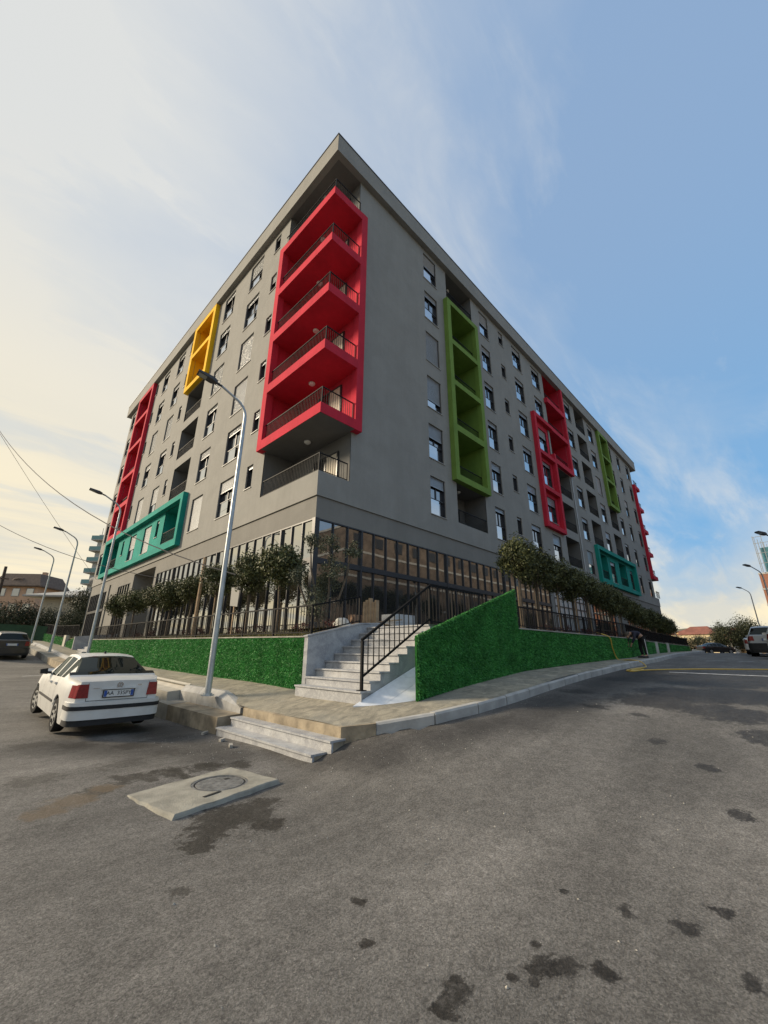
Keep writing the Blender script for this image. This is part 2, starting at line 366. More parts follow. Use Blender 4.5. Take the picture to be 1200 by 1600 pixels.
_rm = {}
def rail_mesh(w_, h=.78):
    k = (round(w_, 2), h)
    if k not in _rm:
        m = MB(); m.box((-w_/2, -.02, h - .04), (w_/2, .02, h)); m.box((-w_/2, -.012, .04), (w_/2, .012, .065))
        n = int(w_ / .11)
        for i in range(n + 1):
            x = -w_/2 + .012 + (w_ - .024) * i / n; m.box((x - .007, -.007, .065), (x + .007, .007, h - .04))
        _rm[k] = m.mesh('railing', M_RAIL)
    return _rm[k]
lamp_me = MB().lathe([(.10, -.10), (.15, -.05), (.15, 0)], n=14).mesh('ceiling_lamp', M_WHITE)
def loggia(F, u0, u1, z0, z1, depth, m, rail=True, lamp=True, door=True, curtain=False, v=0.0, floor=.62):
    """recess behind an opening: back wall, cheeks, ceiling and floor; parapet top at z0"""
    mb = MB(); zf = z0 - floor if floor else z0; d = depth
    e = .03
    mb.quad(F.p(u0, d, zf), F.p(u1, d, zf), F.p(u1, d, z1), F.p(u0, d, z1))
    for u in (u0, u1): mb.quad(F.p(u, v + e, zf), F.p(u, d, zf), F.p(u, d, z1), F.p(u, v + e, z1))
    mb.quad(F.p(u0, v + e, z1), F.p(u1, v + e, z1), F.p(u1, d, z1), F.p(u0, d, z1)); mb.quad(F.p(u0, v + e, zf), F.p(u1, v + e, zf), F.p(u1, d, zf), F.p(u0, d, zf))
    if floor: mb.quad(F.p(u0, v + .14, zf), F.p(u1, v + .14, zf), F.p(u1, v + .14, z0), F.p(u0, v + .14, z0)); mb.quad(F.p(u0, v, z0), F.p(u1, v, z0), F.p(u1, v + .14, z0), F.p(u0, v + .14, z0))
    L = mb.build('loggia', m, bld)
    if rail: inst('railing', rail_mesh(u1 - u0 - .02), F.p((u0 + u1) / 2, v + .06, z0 + .003), F.rz(), L)
    if lamp: inst('ceiling_lamp', lamp_me, F.p(u0 + .45 * (u1 - u0), d * .55, z1 - .004), 0, L)
    if door:
        dm = MB(); a = u0 + .28 * (u1 - u0); b = min(a + 1.5, u1 - .15); t_ = zf + 2.15
        for q in ((a, a + .07), (b - .07, b), ((a + b) / 2 - .035, (a + b) / 2 + .035)): F.box(dm, q[0], q[1], d - .07, d - .006, zf, t_)
        F.box(dm, a, b, d - .066, d - .008, t_, t_ + .07)
        D = dm.build('balcony_door', M_DOOR, L)
    if door:
        pm = MB(); F.box(pm, a + .07, (a + b) / 2 - .035, d - .05, d - .02, zf + .05, t_); F.box(pm, (a + b) / 2 + .035, b - .07, d - .05, d - .02, zf + .05, t_)
        pm.build('door_pane', M_CURT if curtain else M_PANE, L)
    return L
PR = -.30                                          # how far the coloured frames stand proud
def frame_box(F, u0, u1, z0, z1, m, t=.36, inner=(), sides='lrtb', v0=PR, v1=.05):
    """coloured frame standing proud of the wall; its shelves are sub-parts"""
    mb = MB()
    if 'l' in sides: F.box(mb, u0, u0 + t, v0, v1, z0, z1)
    if 'r' in sides: F.box(mb, u1 - t, u1, v0, v1, z0, z1)
    a = u0 + (t if 'l' in sides else 0); b = u1 - (t if 'r' in sides else 0)
    if 'b' in sides: F.box(mb, a, b, v0 + .0, v1, z0, z0 + t)
    if 't' in sides: F.box(mb, a, b, v0 + .0, v1, z1 - t, z1)
    o = mb.build('frame', m, bld)
    for z, th in inner: 
        s = MB(); F.box(s, a, b, v0 + .003, v1, z - th, z); s.build('slab', m, o)
    return o

# ---- openings of the right-hand (south) front
ops = []
R_WIN = {'A': (15.13, 16.38), 'C': (21.53, 22.74), 'E': (26.46, 27.95), 'F': (29.92, 31.48), 'H': (37.08, 38.60), 'J': (43.46, 45.02), 'L': (50.02, 51.45), 'N': (53.66, 54.85), 'M': (57.6, 58.95)}
R_DROP = {'A': [.25, .38, .72, 1, .16, .46], 'C': [.12, .22, .14, .13, .2, .45], 'E': [.15, .26, .14, .13, .13, .2], 'F': [.36, .30, .12, .34, .12, .14],
          'H': [.55, .16, .13, .13, .14, .16], 'J': [.2, .3, .22, .98, .2, .16], 'L': [.1, .1, .12, .1, .12, .1], 'N': [.1, .1, .1, .36, .1, .1], 'M': [.1, .12, .1, .1, .1, .1]}
wins = []
for c, (a, b) in R_WIN.items():
    for k in range(1, 7):
        z1 = zrow(k); z0 = z1 - 2.06
        if c == 'F' and k in (2, 3, 4): continue
        if c in 'JL' and k == 1: continue
        ops.append((a, b, z0, z1, .26)); wins.append((a, b, z0, z1, R_DROP[c][k-1]))
for k in range(1, 7):
    z1 = zrow(k); ops.append((24.33, 25.0, z1 - 1.22, z1, .26)); wins.append((24.33, 25.0, z1 - 1.22, z1, .1 if k != 6 else .3))
def lz(k): return (8.09 + FLOOR * (k - 1), 10.44 + FLOOR * (k - 1) if k < 6 else ZS - .006)
logs = []
def addlog(a, b, z0, z1, m, **kw): ops.append((a, b, z0, z1, 0)); logs.append((a, b, z0, z1, m, kw))
# B: grey below and on top, green frame between
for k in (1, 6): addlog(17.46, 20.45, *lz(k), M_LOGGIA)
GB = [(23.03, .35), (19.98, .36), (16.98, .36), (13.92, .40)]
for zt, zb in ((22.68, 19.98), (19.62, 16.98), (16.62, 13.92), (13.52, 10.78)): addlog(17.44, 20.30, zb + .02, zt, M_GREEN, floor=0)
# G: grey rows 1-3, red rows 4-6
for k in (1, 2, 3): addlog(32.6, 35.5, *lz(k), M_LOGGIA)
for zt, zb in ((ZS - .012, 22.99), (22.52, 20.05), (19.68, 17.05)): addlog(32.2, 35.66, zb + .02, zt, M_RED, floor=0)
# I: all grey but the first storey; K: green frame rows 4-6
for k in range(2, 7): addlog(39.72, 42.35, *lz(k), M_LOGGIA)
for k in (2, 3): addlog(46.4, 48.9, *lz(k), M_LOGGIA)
for zt, zb in ((25.4, 22.78), (22.5, 19.92), (19.6, 16.9)): addlog(46.62, 49.15, zb + .02, zt, M_GREEN, floor=0)
# painted panels set into the wall
ops.append((28.98, 31.86, 10.70, 19.75, 0)); ops.append((39.6, 51.35, 7.82, 10.60, 0))
ops.append((X0 - .01, 9.80, 8.06, 26.0, 0)); ops.append((59.72, X1 + .01, 8.06, 26.0, 0))                         # corner loggia
mb = MB(); FR.wall(mb, X0, X1, ZC, ZS, ops); mb.build('wall', M_GREY, bld)
for a in wins: window(FR, *a)
for i, (a, b, z0, z1, m, kw) in enumerate(logs): loggia(FR, a, b, z0, z1, 1.5, m, **kw)
# green frame B, red frames F and G, green frame K, teal frame
frame_box(FR, 17.06, 20.67, 10.40, 23.05, M_GREEN, .37, [(19.98, .36), (16.98, .36), (13.92, .40)])
pf = MB(); po = []
for k in (2, 3, 4): po.append((29.92, 31.48, zrow(k) - 2.06, zrow(k), .22))
FR.wall(pf, 28.98, 31.86, 10.70, 19.75, po, .04); pf.build('painted_wall', M_RED, bld)
for k in (2, 3, 4): window(FR, 29.92, 31.48, zrow(k) - 2.06, zrow(k), R_DROP['F'][k-1], .04)
fo = frame_box(FR, 28.66, 32.16, 10.36, 20.10, M_RED, .34, [(13.76, .32), (16.82, .32)], sides='lbt')
s = MB(); FR.box(s, 31.83, 32.157, PR + .004, .05, 10.70, 17.4); s.build('post', M_RED, fo)
fg = MB(); FR.box(fg, 35.68, 36.04, PR, .05, 16.62, ZS); fgo = fg.build('frame', M_RED, bld)
for a, z1, z0 in ((31.95, 22.99, 22.52), (32.165, 20.08, 19.68), (32.165, 17.05, 16.60)):
    s = MB(); FR.box(s, a, 35.675, PR + .002, .05, z0, z1); s.build('slab', M_RED, fgo)
frame_box(FR, 46.2, 49.5, 16.5, ZS - .003, M_GREEN, .38, [(19.92, .32), (22.78, .28)])
tp = MB(); to = [(40.1, 42.6, 8.12, 10.40, 0), (43.46, 45.02, zrow(1) - 2.06, zrow(1), .22), (46.3, 48.7, 8.12, 10.40, 0), (50.02, 51.2, zrow(1) - 2.06, zrow(1), .22)]
FR.wall(tp, 39.6, 51.35, 7.82, 10.60, to, .04); tp.build('painted_wall', M_TEAL, bld)
window(FR, 43.46, 45.02, zrow(1) - 2.06, zrow(1), .15, .04); window(FR, 50.02, 51.2, zrow(1) - 2.06, zrow(1), .12, .04)
for a, b in ((40.1, 42.6), (46.3, 48.7)): loggia(FR, a, b, 8.12, 10.40, 1.5, M_TEAL, v=.04)
frame_box(FR, 39.24, 51.70, 7.46, 10.95, M_TEAL, .36)

# ---- left-hand (west) front
ops = []; wins = []; logs = []
L_WIN = {'a': (18.88, 20.46), 'b': (22.68, 24.2), 'e': (31.5, 32.95), 'f': (35.06, 36.5), 'h': (45.0, 46.1)}
L_DROP = {'a': [.30, .14, .93, .95, .12, .48], 'b': [1, .22, .12, 1, .12, .14], 'e': [0, .62, .12, 1, .14, .14], 'f': [0, 1, .2, 1, .14, .12], 'h': [.1, .1, .1, .1, .1, .1]}
for c, (a, b) in L_WIN.items():
    for k in range(1, 7):
        if c in 'ef' and k == 1: continue
        z1 = zrow(k); ops.append((a, b, z1 - 2.06, z1, .26)); wins.append((a, b, z1 - 2.06, z1, L_DROP[c][k-1]))
for a, b, ks in ((16.92, 17.52, range(1, 7)), (29.8, 30.35, range(2, 7)), (38.03, 38.58, range(2, 7))):
    for k in ks:
        z1 = zrow(k); ops.append((a, b, z1 - 1.22, z1, .26)); wins.append((a, b, z1 - 1.22, z1, {5: .42, 2: .3}.get(k, .12)))
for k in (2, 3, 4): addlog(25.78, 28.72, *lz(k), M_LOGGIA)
for zt, zb in ((25.6, 23.0), (22.68, 20.08)): addlog(25.6, 28.6, zb + .02, zt, M_YEL, floor=0)
for zt, zb in ((25.5, 22.98), (22.64, 19.98), (19.64, 16.88), (16.52, 13.94), (13.5, 10.98)): addlog(39.08, 42.7, zb + .02, zt, M_RED, floor=0, lamp=False)
ops.append((25.42, 42.95, 7.80, 10.42, 0)); ops.append((Y0 - .01, 15.92, 8.06, 26.0, 0))
mb = MB(); FL.wall(mb, Y0, Y1, ZC, ZS, ops); mb.build('wall', M_GREY, bld)
for a in wins: window(FL, *a)
for a, b, z0, z1, m, kw in logs: loggia(FL, a, b, z0, z1, 1.5, m, **kw)
frame_box(FL, 25.2, 29.0, 19.72, ZS - .003, M_YEL, .37, [(23.02, .34)])
rf = frame_box(FL, 38.7, 43.1, 10.80, ZS - .003, M_RED, .36, [(22.98, .34), (19.98, .34), (16.88, .36), (13.94, .44)])
for z0, z1 in ((10.98, 13.5), (13.94, 16.52), (16.88, 19.64), (19.98, 22.64), (22.98, 25.4)):
    s = MB(); FL.box(s, 41.0, 41.2, .35, .55, z0, z1); s.build('post', M_RED, rf)
tp = MB(); to = [(26.4, 28.9, 8.12, 10.40, 0), (29.9, 30.45, zrow(1) - 1.22, zrow(1), .22), (31.5, 33.1, zrow(1) - 2.0, zrow(1), .22), (35.0, 36.6, zrow(1) - 2.0, zrow(1), .22), (38.2, 38.72, zrow(1) - 1.22, zrow(1), .22), (39.9, 42.94, 8.12, 10.41, 0)]
FL.wall(tp, 25.42, 42.95, 7.80, 10.42, to, .04); tp.build('painted_wall', M_TEAL, bld)
for (a, b, z0, z1, d), dr in zip([to[1], to[2], to[3], to[4]], (.12, 1, .55, .12)): window(FL, a, b, z0, z1, dr, .04)
for q in (to[0], to[5]): loggia(FL, *q[:4], 1.5, M_TEAL, v=.04, lamp=False)
frame_box(FL, 25.05, 43.3, 7.42, 10.79, M_TEAL, .36)

# ---- corner loggias: red frame over five storeys, grey above and below
XI, YI = 9.80, 15.92; dx, dy = X0 + 1.55, 0
def corner_room(z0, z1, m, zf=None):
    mb = MB(); zf = z0 if zf is None else zf
    mb.quad((XI, Y0 + .03, zf), (XI, YI, zf), (XI, YI, z1), (XI, Y0 + .03, z1))
    mb.quad((X0 + .03, YI, zf), (XI, YI, zf), (XI, YI, z1), (X0 + .03, YI, z1))
    mb.quad((X0 + .01, Y0 + .01, zf), (XI, Y0 + .01, zf), (XI, YI, zf), (X0 + .01, YI, zf)); mb.quad((X0 + .01, Y0 + .01, z1), (XI, Y0 + .01, z1), (XI, YI, z1), (X0 + .01, YI, z1))
    L = mb.build('loggia', m, bld)
    inst('ceiling_lamp', lamp_me, (X0 + .75, 13.6, z1 - .004), 0, L)
    d = MB(); y0, y1, t_ = 12.35, 14.1, zf + 2.2
    for q in ((y0, y0 + .07), (y1 - .07, y1), ((y0 + y1) / 2 - .04, (y0 + y1) / 2 + .04)): d.box((XI - .07, q[0], zf), (XI - .004, q[1], t_))
    d.box((XI - .066, y0, t_), (XI - .006, y1, t_ + .07)); d.build('balcony_door', M_DOOR, L)
    p = MB(); p.box((XI - .05, y0 + .07, zf + .05), (XI - .02, (y0 + y1) / 2 - .04, t_)); p.build('door_pane', M_CURT, L)
    p = MB(); p.box((XI - .05, (y0 + y1) / 2 + .04, zf + .05), (XI - .02, y1 - .07, t_)); p.build('door_pane', M_PANE, L)
    return L
def corner_rail(L, z, h=.78, in_=.06, xe=9.72, ye=15.86):
    m = MB(); x, y = X0 + in_, Y0 + in_
    m.box((x - .02, y - .02, z + h - .04), (xe, y + .02, z + h)); m.box((x - .02, y + .022, z + h - .04), (x + .02, ye, z + h))
    m.box((x - .012, y - .012, z + .04), (xe, y + .012, z + .065)); m.box((x - .012, y + .014, z + .04), (x + .012, ye, z + .065))
    m.box((x - .022, y - .022, z), (x + .022, y + .022, z + h - .042)); m.box((xe - .03, y - .018, z), (xe, y + .018, z + h - .042))
    for i in range(1, int((xe - x) / .11)): m.box((x + i * .11 - .007, y - .007, z + .065), (x + i * .11 + .007, y + .007, z + h - .04))
    for i in range(1, int((ye - y) / .11)): m.box((x - .007, y + i * .11 - .007, z + .065), (x + .007, y + i * .11 + .007, z + h - .04))
    m.build('railing', M_RAIL, L)
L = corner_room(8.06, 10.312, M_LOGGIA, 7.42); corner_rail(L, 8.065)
mb = MB(); mb.box((X0 + .001, Y0 + .001, 7.3), (XI, Y0 + .15, 8.058)); mb.box((X0 + .001, Y0 + .152, 7.3), (X0 + .15, YI, 8.058)); mb.build('parapet', M_GREY, bld)
SLAB = [10.78, 13.82, 16.88, 19.92, 23.0]
V = .31
cf = MB(); cf.box((9.74, Y0 - V, 10.32), (10.12, Y0 + .05, 23.02)); cf.box((X0 - V, 15.80, 10.32), (X0 + .05, 16.18, 23.02))
cfo = cf.build('frame', M_RED, bld)
for i, z in enumerate(SLAB):
    s = MB(); h = .46
    s.prism([(X0 - V, Y0 - V, z - h), (9.738, Y0 - V, z - h), (9.738, Y0 + .2, z - h), (X0 + .2, Y0 + .2, z - h), (X0 + .2, 15.798, z - h), (X0 - V, 15.798, z - h)], (0, 0, h))
    s.build('slab', M_RED, cfo)
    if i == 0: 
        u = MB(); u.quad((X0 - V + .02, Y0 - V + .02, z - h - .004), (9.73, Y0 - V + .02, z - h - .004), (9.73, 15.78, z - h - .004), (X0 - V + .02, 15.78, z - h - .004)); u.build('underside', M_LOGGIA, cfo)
    zt = SLAB[i+1] - .464 if i < 4 else ZS - .004
    L = corner_room(z + .002, zt, M_RED if i < 4 else M_LOGGIA); corner_rail(L, z + .004, .84, in_=-.16)
SB_ = .06
# ---- roof, cornice, hidden sides
rb = MB(); OV = .31; rb.box((X0 - OV, Y0 - OV, ZS), (X1 + OV, 47.6, 26.90)); rb.build('roof', M_GREY, bld)
rc = MB()
rc.box((X0 - OV - .03, Y0 - OV - .03, 26.902), (X1 + OV + .03, 47.65, 26.96)); rc.build('roof_edge', M_CAP, bld)
rc = MB(); rc.box((8.9, 17.0, 26.96), (9.5, 18.2, 27.5)); rc.build('roof_unit', M_CAP, bld)
mb = MB(); mb.quad((X1, Y0 + SB_, ZB), (X1, Y1, ZB), (X1, Y1, 8.06), (X1, Y0 + SB_, 8.06)); mb.quad((X1, 15.92, 8.06), (X1, Y1, 8.06), (X1, Y1, ZS), (X1, 15.92, ZS)); mb.quad((X0, Y1, ZB), (X1, Y1, ZB), (X1, Y1, ZS), (X0, Y1, ZS)); mb.build('wall', M_GREY, bld)
# far corner: the same open corner loggias, mirrored
mb = MB(); mb.box((59.72, Y0 + .001, 7.3), (X1, Y0 + .15, 8.058)); mb.box((X1 - .15, Y0 + .152, 7.3), (X1, 15.92, 8.058)); mb.build('parapet', M_GREY, bld)
ef = MB(); ef.box((59.30, Y0 - V, 10.32), (59.70, Y0 + .05, 23.02)); ef.box((X1 - .05, 15.80, 10.32), (X1 + V, 16.18, 23.02)); efo = ef.build('frame', M_RED, bld)
def far_room(z0, z1, m, zf):
    mb = MB(); a, b, c, d = 59.72, X1 - .01, Y0 + .03, 15.92
    mb.quad((a, c, zf), (a, d, zf), (a, d, z1), (a, c, z1)); mb.quad((a, d, zf), (b, d, zf), (b, d, z1), (a, d, z1)); mb.quad((a, c, zf), (b, c, zf), (b, d, zf), (a, d, zf)); mb.quad((a, c, z1), (b, c, z1), (b, d, z1), (a, d, z1))
    L = mb.build('loggia', m, bld); r = MB(); y, x = Y0 - .12, X1 + .12
    r.box((59.74, y - .02, z0 + .76), (x + .02, y + .02, z0 + .8)); r.box((x - .02, y + .022, z0 + .76), (x + .02, 15.7, z0 + .8))
    for i in range(14): r.box((59.8 + i * .13 - .007, y - .007, z0), (59.8 + i * .13 + .007, y + .007, z0 + .76))
    for i in range(30): r.box((x - .007, y + .1 + i * .13, z0), (x + .007, y + .114 + i * .13, z0 + .76))
    r.build('railing', M_RAIL, L)
far_room(8.06, 10.312, M_LOGGIA, 7.42)
for i, z in enumerate(SLAB):
    q = MB(); q.box((59.705, Y0 - V, z - .46), (X1 + V, 15.798, z)); q.build('slab', M_RED, efo)
    far_room(z + .002, SLAB[i+1] - .464 if i < 4 else ZS - .004, M_RED if i < 4 else M_LOGGIA, z + .002)
# ---- ground floor, set back a little under the cornice line
SB = .06
RG = [(8.45, 23.45), (24.0, 28.36), (28.95, 35.40), (35.92, 42.3), (46.2, 60.2)]
ops = [(a, b, 2.2, 6.2, .14) for a, b in RG]
mb = MB(); FR.wall(mb, X0 + SB, X1, ZB - 1.2, ZC, ops, SB); mb.quad((X0, Y0, ZC), (X1, Y0, ZC), (X1, Y0 + SB, ZC), (X0, Y0 + SB, ZC)); mb.build('base_wall', M_GREYLOW, bld)
LG = [(11.72, 28.45), (34.0, 37.2), (40.6, 46.3)]
ops = [(a, b, 2.2, 6.2, .14) for a, b in LG] + [(28.9, 33.3, 2.2, 6.68, 0), (39.55, 40.05, 2.2, 6.6, .3)]
mb = MB(); FL.wall(mb, Y0 + SB, Y1, ZB - 1.2, ZC, ops, SB); mb.quad((X0, Y0 + SB, ZC), (X0, Y1, ZC), (X0 + SB, Y1, ZC), (X0 + SB, Y0 + SB, ZC)); mb.build('base_wall', M_GREYLOW, bld)
loggia(FL, 28.9, 33.3, 2.2, 6.68, 2.2, M_GREYLOW, rail=False, floor=0)
m = MB(); FL.box(m, 39.55, 40.05, .34, .36, 2.2, 6.6); m.build('pane', M_PANE, bld)
mull = {}
def shopfront(F, u0, u1, n, z0=2.2, z1=6.2, tz=(4.54, 4.74), pane=None, rows=None, heavy=8, heads=True):
    """glazed front: heavy transom, a mullion between all panes, every pane its own piece"""
    pane = pane or M_SHOPL; v = SB + .02; t = MB()
    F.box(t, u0, u1, v - .02, v + .1, z1 - .05, z1); F.box(t, u0, u1, v - .02, v + .1, z0, z0 + .06)
    cuts = [z0 + .06, z1 - .05]
    if rows:
        for z in rows: F.box(t, u0, u1, v - .015, v + .09, z - .04, z + .04)
        lev = [z0 + .06] + [q for z in rows for q in (z - .04, z + .04)] + [z1 - .05]
    else:
        F.box(t, u0, u1, v - .05, v + .09, tz[0], tz[1]); lev = [z0 + .06, tz[0], tz[1], z1 - .05]
    S = t.build('shopfront', M_FRAME, bld)
    for i in range(n + 1):
        u = u0 + (u1 - u0) * i / n; hv = heavy and i % heavy == 3; hw = .05 if hv else .024
        u = min(max(u, u0 + hw), u1 - hw)
        k = (hw, z0, z1)
        if k not in mull: mull[k] = MB().box((-hw, -.03 - (.03 if hv else 0), z0 + .06), (hw, .06, z1 - .05)).mesh('mullion', M_FRAME)
        inst('mullion', mull[k], F.p(u, v, 0), F.rz(), S)
    for i in range(n):
        a = u0 + (u1 - u0) * i / n; b = u0 + (u1 - u0) * (i + 1) / n
        for q in range(0, len(lev), 2):
            k = (round(b - a, 3), round(lev[q], 2), round(lev[q+1], 2), pane.name)
            if k not in mull: mull[k] = MB().box((-(b-a)/2 + .02, .03, lev[q]), ((b-a)/2 - .02, .05, lev[q+1])).mesh('pane', pane)
            inst('pane', mull[k], F.p((a + b) / 2, v, 0), F.rz(), S)
    return S
shopfront(FR, 8.45, 23.45, 21, pane=M_SHOPR); shopfront(FR, 24.0, 28.36, 6, heavy=0, pane=M_SHOPR)
shopfront(FR, 28.95, 35.40, 8, rows=(3.0, 4.0, 4.68, 5.25), pane=M_SHOPW, heavy=0)
shopfront(FR, 35.92, 42.3, 8, rows=(3.4, 4.66), heavy=0, pane=M_SHOPR); shopfront(FR, 46.2, 60.2, 18, rows=(4.2,), heavy=0, pane=M_SHOPR)
shopfront(FL, 11.72, 28.45, 23); shopfront(FL, 34.0, 37.2, 5, heavy=0); shopfront(FL, 40.6, 46.3, 9, heavy=0)
m = MB(); m.box((X0 + .02, Y0 + .02, 2.2), (X0 + .2, Y0 + .12, 6.2)); m.box((X0 + .02, Y0 + .122, 2.2), (X0 + .12, Y0 + .2, 6.2)); m.build('corner_post', M_FRAME, bld)
# downpipe
m = MB(); m.tube([(35.83, Y0 - .06, 16.5), (35.83, Y0 - .06, 8.2), (35.83, Y0 - .06, 2.3)], .055, 8); m.build('downpipe', mat('zinc_pipe', (.36, .38, .40), .45, metal=.3), bld, True)

# ---------------------------------------------------------------- ground
M_CONC = mat('concrete', (.30, .285, .25), .9, .3, var=.22, vscale=2.2, bump=.35, bscale=60, coord='World')
M_CONCG = mat('grey_concrete', (.37, .365, .35), .9, .3, var=.16, vscale=3, bump=.3, bscale=60, coord='World')
M_CONCB = mat('stained_concrete', (.30, .25, .18), .92, .3, var=.35, vscale=2.6, bump=.5, bscale=45, coord='World')
M_PALE = mat('pale_slab', (.46, .43, .37), .85, .3, var=.1, vscale=2, coord='World')
def marble_mat():
    m = bpy.data.materials.new('grey_marble'); m.use_nodes = True; t = NT(m.node_tree); b = m.node_tree.nodes['Principled BSDF']
    pos = t.n('ShaderNodeNewGeometry').outputs['Position']
    a = t.noise(pos, 2.2, 7, .62, 1.6); c = t.mix(t.ramp(a, .35, .68), (.29, .295, .31), (.42, .425, .43))
    v = t.noise(pos, 4.5, 6, .6, 3.0); c = t.mix(t.math('MULTIPLY', t.ramp(t.math('ABSOLUTE', t.math('SUBTRACT', v, .5)), .03, .0), .45), c, (.58, .58, .57))
    d = t.noise(pos, 1.1, 5, .6); c = t.mix(t.ramp(d, .55, .75, 0, .45), c, (.42, .38, .31))
    t.set(b.inputs['Base Color'], c); b.inputs['Roughness'].default_value = .5; b.inputs['Specular IOR Level'].default_value = .4
    return m
M_MARB = marble_mat()
STAINS = [  # x, y, radius, depth of colour : wet and oily marks on the asphalt
 (2.42,4.52,.34,1),(2.14,4.28,.24,1),(1.93,4.11,.15,1),(2.56,4.05,.17,1),(2.80,4.62,.24,.95),(2.6,4.3,.14,.9),(2.31,2.47,.06,1),(2.07,2.15,.045,1),(1.54,3.47,.09,.7),(2.15,1.57,.085,1),(2.02,1.56,.07,1),(2.58,1.34,.10,1),(2.66,1.24,.07,.9),
 (2.75,1.10,.065,1),(2.70,1.44,.035,1),(3.71,.69,.075,1),(3.42,.84,.075,.9),(3.34,1.16,.06,.9),(3.16,.53,.07,1),(5.36,.72,.10,1),(3.27,1.5,.035,1),(2.39,1.42,.03,1),(6.46,1.07,.12,.9),(7.08,1.71,.13,.8),(2.45,1.32,.04,.9),
 (1.44,9.91,.32,.75),(1.99,9.4,.36,.75),(2.71,8.74,.36,.7),(3.5,9.8,.8,.55),(2.05,6.45,.26,.9),(1.6,6.2,.22,.8),(2.55,6.42,.28,1),(3.05,6.45,.24,1),(3.45,6.3,.2,.9),(1.15,7.3,.3,.5),(2.2,7.4,.34,.5),(3.0,7.7,.3,.5),
 (9.7,2.3,.75,.9),(10.9,1.9,1.0,.95),(9.5,1.15,.7,.9),(11.5,1.0,1.1,.95),(13.6,2.0,1.5,.9),(15.5,1.2,1.8,.9),(8.5,2.9,.22,.8),(9.8,3.7,.35,.7),(8.4,2.2,.14,.8),(8.2,.6,.4,.85),(12.5,3.4,.6,.6)]
FRESH = [(4.5 - .05 * i, 4.35 + .42 * i, .62) for i in range(6)] + [(3.5, 6.9 + .7 * i, .75) for i in range(6)] + [(4.75 + .62 * i, 4.55 - min(i, 3) * .33 + max(0, i - 3) * .015, .80 + .02 * i) for i in range(18)] + [(2.9 - .4 * i, 8.2 + .5 * i, .95) for i in range(4)]
BROWN = [(1.35,6.0,.26),(1.1,5.85,.2),(1.7,6.25,.18)]
